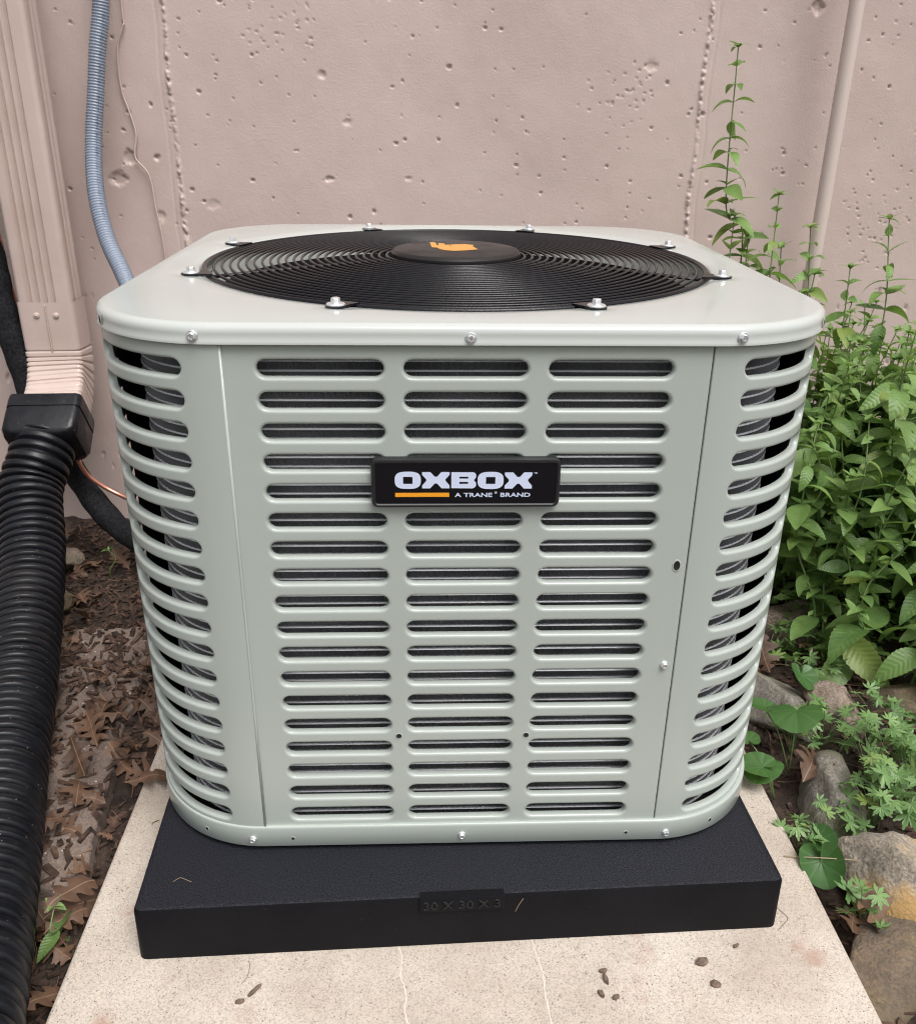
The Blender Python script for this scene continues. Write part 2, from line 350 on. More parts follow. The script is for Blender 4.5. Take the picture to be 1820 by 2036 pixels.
g.loft([rrect(tx0, tx1, -.0050, .006, .0006, -.0205, 3), rrect(tx0, tx1, -.0050, .006, .0006, -.0004, 3), rrect(tx0+.0004, tx1-.0004, -.0046, .006, .001, .0004, 3)], cap0=True, cap1=True)
tab = g.obj('size_tab', padm, pad, angle=40)
def text_mesh(body, size, ext, mat, name, parent, mw, wide=1, off=0, bevel=0):
    c = bpy.data.curves.new(name, 'FONT'); c.body = body; c.size = size; c.extrude = ext; c.offset = off; c.align_x = 'CENTER'; c.align_y = 'CENTER'; c.resolution_u = 3; c.bevel_depth = bevel
    t = bpy.data.objects.new(name, c); COL.objects.link(t)
    me = bpy.data.meshes.new_from_object(t.evaluated_get(bpy.context.evaluated_depsgraph_get())); bpy.data.objects.remove(t)
    me.materials.clear(); me.materials.append(mat)
    for v in me.vertices: v.co.x *= wide
    o = link(name, me, parent, mw); return o
FRONT = Matrix.Rotation(pi/2, 4, 'X')
text_mesh('30 X 30 X 3', .0172, .0007, padl, 'size_lettering', tab, Matrix.Translation((-.0055, -.0052, -.0108)) @ FRONT, 1.07, -.0002, .0005)

# ------------------------------------------------------------------ the air conditioner
AC = thing('air_conditioner', 'grey-green outdoor air conditioner with louvred sides standing on the black pad', 'air conditioner', (0, 0, 0))
HW, RR, DD = .3885, .146, .80; FL = HW-RR; ARC = RR*pi/2; CXO = .003
def shell(u, z, off=0, r=RR, hw=HW):
    fl = hw-r; arc = r*pi/2; s = 1 if u >= 0 else -1; a = abs(u)
    if a <= fl: x, y, nx, ny = a, 0, 0, 1
    elif a <= fl+arc:
        t = (a-fl)/r; x, y = fl+r*sin(t), r-r*cos(t); nx, ny = -sin(t), cos(t)
    else: x, y, nx, ny = hw, r+(a-fl-arc), -1, 0
    return (CXO+s*(x+nx*off), y+ny*off, z)
LIP = [(.0042, 0), (.0033, .00002), (.0021, .0003), (.0010, .0011), (.0003, .0024), (0, .0046), (0, .0085)]
def slot_cell(g, u0, u1, z0, z1, us, ue, zc, hh, base=0):
    ns = max(2, int((ue-us)/.012)); mc = 9
    def ring(e, dep):
        L = []; h = hh+e; a0 = us+hh; a1 = ue-hh
        for k in range(ns): L.append((a0+(a1-a0)*k/ns, zc+h))
        for k in range(mc): a = pi/2-pi*k/(mc-1); L.append((a1+h*cos(a), zc+h*sin(a)))
        for k in range(1, ns): L.append((a1-(a1-a0)*k/ns, zc-h))
        for k in range(mc): a = -pi/2-pi*k/(mc-1); L.append((a0+h*cos(a), zc+h*sin(a)))
        L.pop()
        return [shell(u, z, dep+base) for u, z in L]
    R = []; a0 = us+hh; a1 = ue-hh
    for k in range(ns): R.append((a0+(a1-a0)*k/ns, z1))
    for k in range(mc):
        d = 90-180*k/(mc-1)
        if d > 45: R.append((a1+(u1-a1)*(90-d)/45, z1))
        elif d >= -45: R.append((u1, zc+(z1-zc)*d/45 if d > 0 else zc+(zc-z0)*d/45))
        else: R.append((u1-(u1-a1)*(-45-d)/45, z0))
    for k in range(1, ns): R.append((a1-(a1-a0)*k/ns, z0))
    for k in range(mc):
        d = 90-180*k/(mc-1)
        if d > 45: R.append((a0+(u0-a0)*(90-d)/45, z0))
        elif d >= -45: R.append((u0, zc-(zc-z0)*d/45 if d > 0 else zc-(z1-zc)*d/45))
        else: R.append((u0+(a0-u0)*(-45-d)/45, z1))
    R.pop()
    g.loft([[shell(u, z, base) for u, z in R][::-1]]+[ring(e, d)[::-1] for e, d in LIP])
def strip(g, u0, u1, z0, z1, base=0):
    n = max(1, int((u1-u0)/.005)) if abs(u0) > FL or abs(u1) > FL else 1
    for k in range(n):
        a = u0+(u1-u0)*k/n; b = u0+(u1-u0)*(k+1)/n
        g.add([shell(a, z0, base), shell(b, z0, base), shell(b, z1, base), shell(a, z1, base)], [(0, 1, 2, 3)])
ZT, SP = .6072, .0326; NR = 18; ZP0, ZP1 = .034, .6365; HH = .0088
def panel(name, ub, slots, base=0, edges=(0, 0), upfold=True):
    g = G(); full = (ub[0], ub[-1]); ub = list(ub)
    if edges[0]: ub[0] = max(ub[0]+.0018, slots[0][0]-.009)
    if edges[1]: ub[-1] = min(ub[-1]-.0018, slots[-1][1]+.009)
    if edges[0]: strip(g, full[0]+.0018, ub[0], ZP0, ZP1, base)
    if edges[1]: strip(g, ub[-1], full[1]-.0018, ZP0, ZP1, base)
    za = ZT+SP/2; zb = ZT-(NR-1)*SP-SP/2
    for i in range(NR):
        zc = ZT-i*SP
        for k, (us, ue) in enumerate(slots): slot_cell(g, ub[k], ub[k+1], zc-SP/2, zc+SP/2, us, ue, zc, HH, base)
    for k in range(len(slots)):
        strip(g, ub[k], ub[k+1], za, ZP1, base); strip(g, ub[k], ub[k+1], ZP0, zb, base)
    for e, u, s in ((edges[0], full[0], -1), (edges[1], full[1], 1)):   # folded vertical edges
        if e:
            u -= .0018*s; prof = [(0, 0), (.0010*s, 0), (.0016*s, .0004), (.0020*s, .0016), (.0020*s, .008)]
            for (a, d), (b, f) in zip(prof, prof[1:]):
                q = [shell(u+a, ZP0, base+d), shell(u+b, ZP0, base+f), shell(u+b, ZP1, base+f), shell(u+a, ZP1, base+d)]
                g.add(q if s > 0 else q[::-1], [(0, 1, 2, 3)])
    return g.obj(name, paint, AC, angle=35, weld=True)
panel('front_panel', [-.2430, -.0745, .0675, .2380], [(-.2073, -.0843), (-.0647, .0572), (.0778, .2009)], 0, (0, 1))
CS = FL+ARC+.13; AE = lambda d: FL+RR*radians(d)
cu = lambda x: FL+RR*math.asin((x-.003-FL)/RR)
panel('corner_panel', [-CS-.04, -AE(73), -.2395], [(-CS, -AE(79)), (-AE(67), -cu(.283))], -.0027, (1, 1))
panel('corner_panel', [.2395, AE(69), CS+.04], [(cu(.277), AE(63)), (AE(75), CS)], 0, (1, 1))
g = G(); g.tube([shell(-.2400, z, -.0016) for z in (ZP0+.003, .2, .4, ZP1)], .0017, 8); g.obj('panel_seam', paint, AC)
SE = FL+ARC+DD-RR-.05; s0 = CS+.044; w3 = (SE-s0)/3
ubs = [s0+w3*k for k in range(4)]; sls = [(a+.022, a+w3-.014) for a in ubs[:3]]
panel('side_panel', ubs, sls, 0, (1, 1)); panel('side_panel', [-a for a in ubs[::-1]], [(-b, -a) for a, b in sls[::-1]], 0, (1, 1))
g = G()
g.box((CXO, DD-.003, .335), (HW-.001, .002, .298))
for s in (-1, 1): g.box((CXO+s*(HW-.0035), DD-.03, .335), (.002, .025, .298))
g.obj('rear_panel', paint, AC, smooth=False)
def ugrid(L0, L1, r, hw, n):
    return [L0+(L1-L0)*k/n for k in range(n+1)]
UL = SE-.06
g = G(); up = [(-UL+2*UL*k/2000) for k in range(2001)]; VV = []; FF = []
for k, u in enumerate(up):
    off = (.0026 if k % 2 else 0)+.0004*sin(k*.9)
    VV.append(shell(u, .012, off, RR-.034, HW-.034)); VV.append(shell(u, .63, off, RR-.034, HW-.034))
VV = [(x, y+.034, z) for x, y, z in VV]; FF = [(2*k, 2*k+2, 2*k+3, 2*k+1) for k in range(2000)]
coil = link('condenser_coil', mesh('condenser_coil', VV, FF, fin, smooth=False), AC)
g = G(); ring = []
for k in range(141):
    u = -UL+2*UL*k/140
    a = Vector(shell(u, 0, -.0012, RR-.034, HW-.034))+Vector((0, .034, 0)); b = Vector(shell(u, 0, .018, RR-.034, HW-.034))+Vector((0, .034, 0)); hv = Vector((0, 0, .00095))
    f_ = (b-a).normalized()*.0006; ring.append([a-hv+f_, a-f_*.6, a+hv+f_, b+hv, b-hv])
g.loft(ring); tme = mesh('coil_tube', g.V, g.F, alu, smooth=False)
for k in range(59):
    o = link('coil_tube', tme, coil); o.location = (random.uniform(-.0003, .0003), 0, .017+k*.01035)
g = G()           # near-black sheet behind the coil, standing in for the interior's shade
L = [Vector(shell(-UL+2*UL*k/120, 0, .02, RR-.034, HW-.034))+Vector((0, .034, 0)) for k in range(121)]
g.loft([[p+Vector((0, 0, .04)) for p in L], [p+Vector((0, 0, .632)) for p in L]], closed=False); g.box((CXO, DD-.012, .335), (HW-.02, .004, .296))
g.obj('coil_shade_sheet', dark, AC)
for s in (-1, 1):     # black plates added just inside the side louvres to imitate the shaded gap
    g = G(); us = [s*(AE(74)+.02*k) for k in range(12)]; g.loft([[Vector(shell(u, z, .010)) for u in us] for z in (.038, .63)], closed=False); g.obj('louvre_shade_plate', dark, AC)
g = G()           # base pan
P0 = lambda off, z: [shell(u, z, off) for u in UB]
UB = [-(FL+ARC+DD-RR-.001)+2*(FL+ARC+DD-RR-.001)*k/260 for k in range(261)]
g.loft([P0(.012, .008), P0(-.003, .006), P0(-.0048, .008), P0(-.0048, .0340), P0(-.0044, .0360), P0(-.0034, .0372), P0(-.002, .0374), P0(.0015, .0366)][::-1], closed=False)
g.obj('base_pan', paint, AC, angle=50)
g = G(); g.loft([[(x*.985, y*.97+.012, .010) for x, y, z in P0(0, 0)]], closed=True, cap1=True); g.obj('base_floor', dark, AC)
for x in (-.3, .3):
    for y in (.16, .62): g = G(); g.loft([[(x+.03*cos(a*pi/8), y+.03*sin(a*pi/8), z) for a in range(16)] for z in (0, .0101)], cap0=True, cap1=True); g.obj('rubber_foot', dark, AC)
# lid
CY = .414; NL = 384
def rr_angle(th, hw, y0, y1, r):
    # ray from (0,CY) at angle th to a rounded rectangle
    dx, dy = cos(th), sin(th); lo, hi = 0, 2
    def inside(t):
        x = abs(dx*t); y = CY+dy*t; yc = (y0+y1)/2; hy = (y1-y0)/2; yy = abs(y-yc)
        qx, qy = x-(hw-r), yy-(hy-r)
        if qx <= 0 or qy <= 0: return x <= hw and yy <= hy
        return qx*qx+qy*qy <= r*r
    for _ in range(40):
        mid = (lo+hi)/2
        if inside(mid): lo = mid
        else: hi = mid
    return dx*lo, CY+dy*lo
ths = []
base = [rr_angle(2*pi*k/NL, HW+.0045, -.0045, DD+.005, RR+.004) for k in range(NL)]
# even sampling by arc length of the outline
ths = [2*pi*k/NL for k in range(NL)]
def outline(ins, z): return [(CXO+x, y, z) for x, y in (rr_angle(t, HW+.0045-ins, -.0055+ins, DD+.005-ins, RR+.004-ins) for t in ths)]
def circ(r, z, f=None): return [(CXO+r*cos(t), CY+r*sin(t), z+(f(t) if f else 0)) for t in ths]
ZL = .652
def lerp_loop(A, Bq, t, z): return [(a[0]+(b[0]-a[0])*t, a[1]+(b[1]-a[1])*t, z) for a, b in zip(A, Bq)]
def bolt_dip(t):
    d = ((t-pi/8) % (pi/4)); d = min(d, pi/4-d); return math.exp(-(d/.06)**2)
O1 = outline(.0092, ZL)
loops = [circ(.322, .600), circ(.333, .625), circ(.338, ZL-.010), circ(.3395, ZL-.0055), circ(.342, ZL-.0035), circ(.350, ZL-.0022, lambda t: -.0012*bolt_dip(t)), circ(.362, ZL-.0004, lambda t: -.0022*bolt_dip(t)), circ(.372, ZL, lambda t: -.0006*bolt_dip(t))]
C0 = circ(.372, ZL)
loops += [lerp_loop(C0, O1, t, ZL+(.0006*sin(pi*t))) for t in (.25, .5, .75)]
loops += [O1, outline(.0085, ZL), outline(.0062, ZL-.0004), outline(.0036, ZL-.0015), outline(.0016, ZL-.0034), outline(.0004, ZL-.0058), outline(0, ZL-.0085), outline(0, ZL-.0100), outline(0, .6368), outline(-.0008, .6352), outline(-.0008, .6325), outline(.001, .6318), outline(.0065, .6325)]
g = G(); g.loft(loops); g.obj('top_lid', lidp, AC, angle=60)
g = G(); g.loft([circ(.318, .50), circ(.3215, .615)]); g.obj('fan_shroud', dark, AC)
g = G(); g.loft([circ(.36, .47), circ(.02, .47)]); g.obj('inner_baffle', dark, AC)
# fan
g = G(); g.loft([[(CXO+r*cos(2*pi*k/40), CY+r*sin(2*pi*k/40), z) for k in range(40)] for r, z in ((.075, .50), (.075, .585), (.06, .6), (.001, .602))], cap0=True); fan = g.obj('fan_motor', dark, AC)
bl = []; nb = 12
for i in range(nb+1):
    r = .06+.235*i/nb; row = []
    for j in range(9):
        a = -.33+.66*(j/8)-(.10*(i/nb)); tw = .5-.22*i/nb
        row.append((r*cos(a*1.15), r*sin(a*1.15), .575+(j/8-.5)*tw*r*.35+.01*sin(pi*j/8)))
    bl.append(row)
g = G(); g.loft(bl, closed=False); bme = mesh('fan_blade', g.V, g.F, alud)
for k in range(4): o = link('fan_blade', bme, AC); o.location = (CXO, CY, 0); o.rotation_euler = (0, 0, radians(28+90*k))
# grille
GR = thing('fan_grille', None, None); GR.parent = AC; GR.location = (CXO, CY, 0)
def wire_ring(r, z, w, n=128, k=8):
    return [[((r+w*cos(2*pi*j/k))*cos(2*pi*i/n), (r+w*cos(2*pi*j/k))*sin(2*pi*i/n), z+w*sin(2*pi*j/k)) for j in range(k)] for i in range(n+1)]
def gzr(r): return .6475+.008*(1-((r-.09)/.245)**1.6) if r > .09 else .6555
for k in range(24):
    r = .0945+k*.01035; g = G(); g.loft(wire_ring(r, gzr(r), .00185)); g.obj('grille_ring', black, GR)
g = G(); g.loft(wire_ring(.3345, .6475, .0032)); g.obj('rim_ring', black, GR)
for k in range(8):
    a = pi/8+k*pi/4; d = Vector((cos(a), sin(a), 0)); n2 = Vector((-sin(a), cos(a), 0)); g = G()
    for s in (-1, 1): g.tube([d*r+n2*.0028*s+Vector((0, 0, gzr(r)-.0018)) for r in (.06, .1, .14, .18, .22, .26, .3, .335)], .0019, 6)
    g.obj('support_rod', black, GR)
    g = G(); P = []
    for r, w in ((.332, .016), (.338, .0145), (.345, .0115), (.353, .0108), (.361, .0095), (.3655, .006), (.3672, .001)): P.append((r, w))
    V = [d*r+n2*w*s for r, w in P for s in (-1, 1)]
    top = [v+Vector((0, 0, ZL+.0002)) for v in V]; bot = [v+Vector((0, 0, ZL-.0022)) for v in V]; n = len(P)
    F = [(2*i, 2*i+1, 2*i+3, 2*i+2) for i in range(n-1)]; g.add(top, F)
    Lp = [2*i for i in range(n)]+[2*i+1 for i in range(n)][::-1]
    g.add(top+bot, [(Lp[i], Lp[(i+1) % (2*n)], Lp[(i+1) % (2*n)]+2*n, Lp[i]+2*n) for i in range(2*n)])
    g.obj('mounting_tab', black, GR, smooth=False)
g = G(); HB = 96; hub = [[(r*cos(2*pi*k/HB), r*sin(2*pi*k/HB), z) for k in range(HB)] for r, z in ((.080, .648), (.083, .6485), (.0835, .6555), (.0882, .6562), (.0886, .6578), (.0882, .6605), (.0845, .6642), (.0825, .6648), (.02, .6652))]
g.loft(hub, cap0=True, cap1=True); g.obj('hub_cap', blackm, GR, angle=30)
LG = [(-0.032, 0.488), (-0.024, 0.486), (-0.023, 0.46), (-0.02, 0.454), (-0.0205, 0.479), (-0.012, 0.476), (-0.011, 0.461), (0.004, 0.468), (0.017, 0.471), (0.029, 0.462), (0.027, 0.447), (0.033, 0.42), (0.016, 0.409), (0.0, 0.404), (-0.012, 0.409), (-0.02, 0.421), (-0.022, 0.433), (-0.030, 0.436)]
def flat_print(name, polys, z, mat, parent, mw=None):
    g = G()
    for loops in polys:
        V3 = [[Vector((x, y, 0)) for x, y in l] for l in loops]; tr = tessellate_polygon(V3); flat = [v for l in V3 for v in l]
        F = []
        for t in tr:
            a, b, c = (flat[i] for i in t); F.append(tuple(t) if (b-a).cross(c-a).z > 0 else tuple(t[::-1]))
        g.add([(v.x, v.y, z) for v in flat], F)
    return g.obj(name, mat, parent, smooth=False, mw=mw)
eye = [(-.004+.0016*cos(t)-CXO, .4535-.02-CY+.0045*sin(t)) for t in (0, 1.2, 2.4, 3.6, 4.8)]
flat_print('orange_emblem', [[[(x*1.0-CXO, y-.018-CY) for x, y in LG], eye]], .66555, orange2, GR)
# bolts on the lid
def hexhead(mat_parent, name, r_w, t_w, r_h, t_h, M4, parent, recess=True):
    g = G(); n = 24
    g.loft([[(r*cos(2*pi*k/n), r*sin(2*pi*k/n), z) for k in range(n)] for r, z in ((r_w, 0), (r_w, t_w*.6), (r_w*.92, t_w), (r_h*.9, t_w))], cap0=True, cap1=True)
    hx = lambda r, z: [(r*cos(pi/3*k+.2), r*sin(pi/3*k+.2), z) for k in range(6)]
    g.loft([hx(r_h, t_w*.9), hx(r_h, t_w+t_h*.8), hx(r_h*.88, t_w+t_h)]+([hx(r_h*.62, t_w+t_h), hx(r_h*.5, t_w+t_h*.6)] if recess else []), cap1=True)
    if recess:
        for q in (0, pi/2):
            g.box((0, 0, t_w+t_h*.75), (r_h*.5, r_h*.12, t_h*.12), Matrix.Rotation(q+.5, 4, 'Z'))
    return link(name, mesh(name, g.V, g.F, zinc, angle=30), parent, M4)
for k in range(8):
    a = pi/8+k*pi/4; hexhead(None, 'lid_bolt', .0100, .0018, .0050, .0058, Matrix.Translation((CXO+.3550*cos(a), CY+.3550*sin(a), ZL+.0003)) @ Matrix.Rotation(random.random()*3, 4, 'Z'), AC, False)
for x, z, y in ((-.2635, .6405, -.0015), (0, .6395, -.006), (.2635, .6405, -.0015), (-.2555, .019, -.004), (0.0, .0205, -.0048), (.254, .0185, -.0042), (.2272, .2635, 0)):
    s = (abs(x)-FL)/RR if abs(x) > FL and z != .2635 else 0; yy = y
    if s > 0: yy = RR-math.sqrt(RR*RR-(abs(x)-FL)**2)-(.0062 if z > .5 else .0048)
    ang = math.asin(s)*(1 if x > 0 else -1) if s > 0 else 0
    hexhead(None, 'panel_screw', .0056 if z > .5 else .0048, .0012, .0038, .0034, Matrix.Translation((CXO+x, yy, z)) @ Matrix.Rotation(ang, 4, 'Z') @ FRONT @ Matrix.Rotation(random.random()*3, 4, 'Z'), AC)
def hole(x, z, rx, rz, on=0, s_out=.0048):
    s = (abs(x)-FL)/RR if abs(x) > FL else 0; yy = -s_out; ang = 0
    if s > 0 and on: yy = RR-math.sqrt(RR*RR-(abs(x)-FL)**2)-s_out*cos(math.asin(s)); ang = math.asin(s)*(1 if x > 0 else -1); x = x+(s*s_out if x > 0 else -s*s_out)
    g = G(); L = lambda k, z: [(k*rx*cos(2*pi*i/20), k*rz*sin(2*pi*i/20), z) for i in range(20)]
    MT = Matrix.Translation((CXO+x, yy, z)) @ Matrix.Rotation(ang, 4, 'Z') @ FRONT
    g.loft([L(1.35, .0001), L(1.15, .0007), L(1, .0005)]); o = g.obj('hole_rim', paint, AC, mw=MT)
    g = G(); g.loft([L(1, .0005), L(.9, .0002)], cap1=True); g.obj('hole_shade_disc', dark, AC, mw=MT)  # near-black disc stands in for the shade inside a hole
hole(.2275, .3905, .0036, .0058, 0, .0002); hole(-.0755, .1685, .0032, .0032, 0, .0002); hole(.0735, .1675, .0032, .0032, 0, .0002)
for x in (-.207, .204): hole(x, .0195, .0022, .0022)
for x in (-.3125, .3125): hole(x, .0205, .0024, .0024, 1)
for x in (-.365, .365): hole(x, .641, .003, .0042, 1, .0063)
# nameplate
NP = thing('nameplate', None, None); NP.parent = AC; NP.location = (.0005, -.0005, .4905)
g = G(); NW, NH = .0965, .0268
def nrr(i, y): return [(x, y, z) for x, z, _ in rrect(-NW+i, NW-i, -NH+i, NH-i, .007-min(i, .004), 0, 6)]
g.loft([nrr(0, 0), nrr(0, -.006), nrr(.0012, -.0082), nrr(.0032, -.0084), nrr(.0042, -.0074)]); g.obj('plate_rim', badger, NP, angle=40)
g = G(); g.loft([nrr(.0042, -.0074), nrr(.0046, -.0072)], cap1=True); g.obj('plate_face', badge, NP, smooth=False)
K = 1/7917; KZ = 1/7400
def bp(x, y): return ((x-929)*K, (351-y)*KZ)
def sup(x0, x1, y0, y1, e=2.9, n=40):
    cx, cy, a, b = (x0+x1)/2, (y0+y1)/2, (x1-x0)/2, (y1-y0)/2; L = []
    for k in range(n):
        t = 2*pi*k/n; c, s = cos(t), sin(t); L.append(bp(cx+a*math.copysign(abs(c)**(2/e), c), cy+b*math.copysign(abs(s)**(2/e), s)))
    return L
def P_(l): return [bp(x, y) for x, y in l]
def rect_(x0, x1, y0, y1): return P_([(x0, y0), (x1, y0), (x1, y1), (x0, y1)])
def Xg(x0, x1, y0, y1):
    w = x1-x0; c = (x0+x1)/2; m_ = (y0+y1)/2; q = .07*w
    return P_([(x0, y0), (c-w*.20, y0), (c-10, m_-29), (c+10, m_-29), (c+w*.20, y0), (x1, y0), (x1, y0+22), (x1-33, m_-8), (x1-33, m_+6), (x1, y1-24), (x1, y1), (c+w*.21, y1), (c+9, m_+26), (c-9, m_+26), (c-w*.21, y1), (x0, y1), (x0, y1-24), (x0+33, m_+6), (x0+33, m_-8), (x0, y0+22)])
Bg = P_([(810, 259), (985, 260), (1000, 266), (1009, 280), (1008, 304), (993, 322), (993, 327), (1008, 343), (1010, 367), (1001, 382), (984, 391), (810, 389)])
big = [[sup(355, 565, 254, 394), rect_(422, 498, 296, 353)[::-1]], [Xg(575, 796, 258, 390)], [Bg, rect_(874, 946, 296, 311)[::-1], rect_(874, 946, 338, 354)[::-1]],
       [sup(1022, 1232, 257, 397), rect_(1089, 1165, 299, 355)[::-1]], [Xg(1241, 1463, 262, 394)]]
NPF = Matrix.Translation((0, -.0072, 0)) @ FRONT
for p in big: flat_print('white_letter', [p], .0003, white, NP, NPF)
flat_print('orange_bar', [[rect_(357, 794, 426, 460)]], .0003, orange, NP, NPF)
t = text_mesh('A TRANE   BRAND', .0062, .00005, white, 'small_lettering', NP, NPF, 1, .00012)
xs = [v.co.x for v in t.data.vertices]; ys = [v.co.y for v in t.data.vertices]; x0, x1, y0, y1 = min(xs), max(xs), min(ys), max(ys)
(ax, ay), (bx, by) = bp(838, 462), bp(1453, 428)
for v in t.data.vertices: v.co.x = ax+(v.co.x-x0)/(x1-x0)*(bx-ax); v.co.y = ay+(v.co.y-y0)/(y1-y0)*(by-ay); v.co.z += .0003
for bd, (cx, cy), sz in (('TM', bp(1489, 269), .0024), ('®', bp(1172, 428), .0034)):
    t = text_mesh(bd, sz, .00004, white, 'small_mark', NP, NPF @ Matrix.Translation((cx, cy, .0003)), 1.1, .00004)

# ------------------------------------------------------------------ left side: downspout, drain pipe, lines, conduit
DS = thing('downspout', 'pink painted ribbed metal downspout fixed to the wall above the black drain pipe', 'downspout', (-.8435, 1.14, .45))
def ds_sec(w, d, rib, n_rib=4):
    P = []
    # start front-left, along the front with ribs, right side, back, left side
    hw_, hd = w/2, d/2; r = .010
    def arc(cx, cy, a0, a1, n=5): return [(cx+r*cos(a0+(a1-a0)*k/n), cy+r*sin(a0+(a1-a0)*k/n)) for k in range(n+1)]
    P += arc(-hw_+r, -hd+r, pi, 1.5*pi)
    x0 = -hw_*.66; x1 = hw_*.50
    for k in range(n_rib):
        c = x0+(x1-x0)*(k+.5)/n_rib; s = (x1-x0)/n_rib/2
        for q, dd in ((-.75, 0), (-.4, .6), (-.12, 1), (.12, 1), (.4, .6), (.75, 0)): P.append((c+q*s, -hd+rib*dd))
    P += arc(hw_-r, -hd+r, -.5*pi, 0)
    for c in (-hd*.1, hd*.35):
        for q, dd in ((-.006, 0), (-.002, 1), (.002, 1), (.006, 0)): P.append((hw_-rib*dd*.3, c+q))
    P += arc(hw_-r, hd-r, 0, .5*pi); P += arc(-hw_+r, hd-r, .5*pi, pi); return P
g = G(); z0 = .0; S = ds_sec(.1125, .078, .0085)
g.loft([[(x, y, z) for x, y in S] for z in (0.002, .3, .62, 1.0, 2.6)]); g.obj('pipe_length', dsp, DS, angle=50)
# elbow
ctr = [Vector(p) for p in ((0, 0, .004), (0, 0, -.045), (0, 0, -.1), (.001, -.006, -.135), (.003, -.024, -.165), (.007, -.052, -.19), (.012, -.088, -.207), (.017, -.125, -.222))]
ctr = resample(spline(ctr, 8), .0022); loops = []; tot = len(ctr); dist = 0; corr_start = .105
for i, p in enumerate(ctr):
    t = (ctr[min(i+1, tot-1)]-ctr[max(i-1, 0)]).normalized(); xax = Vector((1, 0, 0)); yax = xax.cross(t).normalized()*-1; xax = t.cross(yax).normalized()*-1
    if yax.y < 0: yax = -yax
    if xax.x < 0: xax = -xax
    dist = i*.0022; gr = 0
    if dist > corr_start:
        ph = ((dist-corr_start) % .017)/.017; gr = .006*math.exp(-((ph-.15)/.10)**2)-.0012
    sec = [(x*1.055, y*1.07) for x, y in ds_sec(.1125, .078, .0)]
    loops.append([p+xax*(x*(1-gr*12))+yax*(y*(1-gr*12)) for x, y in sec])
g = G(); g.loft(loops); elb = g.obj('elbow', dsp, DS, angle=60)
g = G(); g.tube([(.002+.0006*sin(k*2.1), -.0435+.0*k, -.002-.0014*k) for k in range(72)], lambda t: .0016, 6); g.obj('crimped_seam', dsp, DS)
for x in (-.019, .022):
    g = G(); g.loft([[(x+r*cos(a*pi/8), -.0425-h_, -.024+r*sin(a*pi/8)) for a in range(16)] for r, h_ in ((.0062, -.002), (.0060, .0014), (.004, .0024), (.0025, .0022), (.0018, .0032), (.0003, .0034))]); g.obj('rivet', dsp, DS)
# drain pipe with adapter
DP = thing('corrugated_drain_pipe', 'black corrugated drain pipe running forward along the soil from the downspout', 'drain pipe', (0, 0, 0))
axd = Vector((.04, -.80, -.60)).normalized(); c0 = Vector((-.83, 1.012, .236)); xa = Vector((0, 0, 1)).cross(axd).normalized(); xa = -xa if xa.x < 0 else xa; ya = xa.cross(axd); ya = -ya if ya.z < 0 else ya
def box_loop(s, hw_, hh_, r, off=(0, 0)):
    return [c0+axd*s+xa*(x+off[0])+ya*(y+off[1]) for x, y, _ in rrect(-hw_, hw_, -hh_, hh_, r, 0, 6)]
g = G()
g.loft([box_loop(-.01, .063, .045, .01), box_loop(-.012, .073, .055, .012), box_loop(0, .0745, .0565, .013), box_loop(.018, .0745, .0565, .013), box_loop(.0185, .0725, .0545, .012), box_loop(.024, .0725, .0545, .012), box_loop(.0245, .0745, .0565, .013), box_loop(.072, .076, .058, .018), box_loop(.083, .072, .056, .024), box_loop(.090, .058, .05, .04)], cap1=True)
g.obj('adapter_box', corr, DP, angle=40)
axis_pts_ = [c0+axd*.07, c0+axd*.12, (-.815, .86, .115), (-.785, .76, .052), (-.752, .64, .008), (-.700, .45, -.032), (-.640, .24, -.045), (-.571, .02, -.047), (-.516, -.16, -.046), (-.47, -.32, -.045), (-.40, -.6, -.045)]
axis_pts = [Vector(p)+Vector((-.024 if i > 1 else -.008*i, 0, 0)) for i, p in enumerate(axis_pts_)]
CP = resample(spline(axis_pts, 12), .00195); loops = []; prev = None
for i, p in enumerate(CP):
    t = (CP[min(i+1, len(CP)-1)]-CP[max(i-1, 0)]).normalized()
    x = t.cross(Vector((0, 0, 1))).normalized() if prev is None else (prev-t*prev.dot(t)).normalized(); prev = x; y = t.cross(x)
    ph = (i*.00195 % .0205)/.0205; r = .0625-.0105*math.exp(-((ph-.5)/.13)**2)-.0022*(1-min(1, abs(2*ph-1)*1.6))
    q = .0006*sin(i*.37)
    loops.append([p+(x*cos(2*pi*k/56)+y*sin(2*pi*k/56))*(r+q) for k in range(56)])
g = G(); g.loft(loops); g.obj('corrugated_hose', corr, DP)
# insulated refrigerant line: down behind the downspout, then across to the unit
IL = thing('insulated_line', 'black foam insulated pipe hanging beside the wall and curving into the unit', 'insulated pipe')
P = [(-.99, 1.17, 1.6), (-.985, 1.17, 1.1), (-.968, 1.15, .72), (-.952, 1.14, .55), (-.935, 1.12, .40), (-.915, 1.11, .28), (-.885, 1.1, .18), (-.83, 1.07, .085), (-.775, 1.02, .03), (-.71, .97, -.015), (-.63, .92, -.03), (-.5, .88, -.02), (-.36, .83, .04)]
Q = resample(spline(P, 8), .01); g = G(); g.tube(Q, lambda t: .0265+.0012*sin(t*90)+.0008*sin(t*231), 18); g.obj('foam_sleeve', foam, IL)
g = G(); g.tube(resample(spline([(-.965, 1.15, 1.6), (-.95, 1.15, .72), (-.933, 1.15, .581), (-.929, 1.15, .487), (-.916, 1.15, .39), (-.9, 1.15, .311), (-.87, 1.14, .2), (-.80, 1.08, .15), (-.787, 1.0, .14), (-.767, 1.0, .093), (-.708, 1.0, .051), (-.62, .95, .04), (-.4, .8, .05)], 8), .01), .0048, 8)
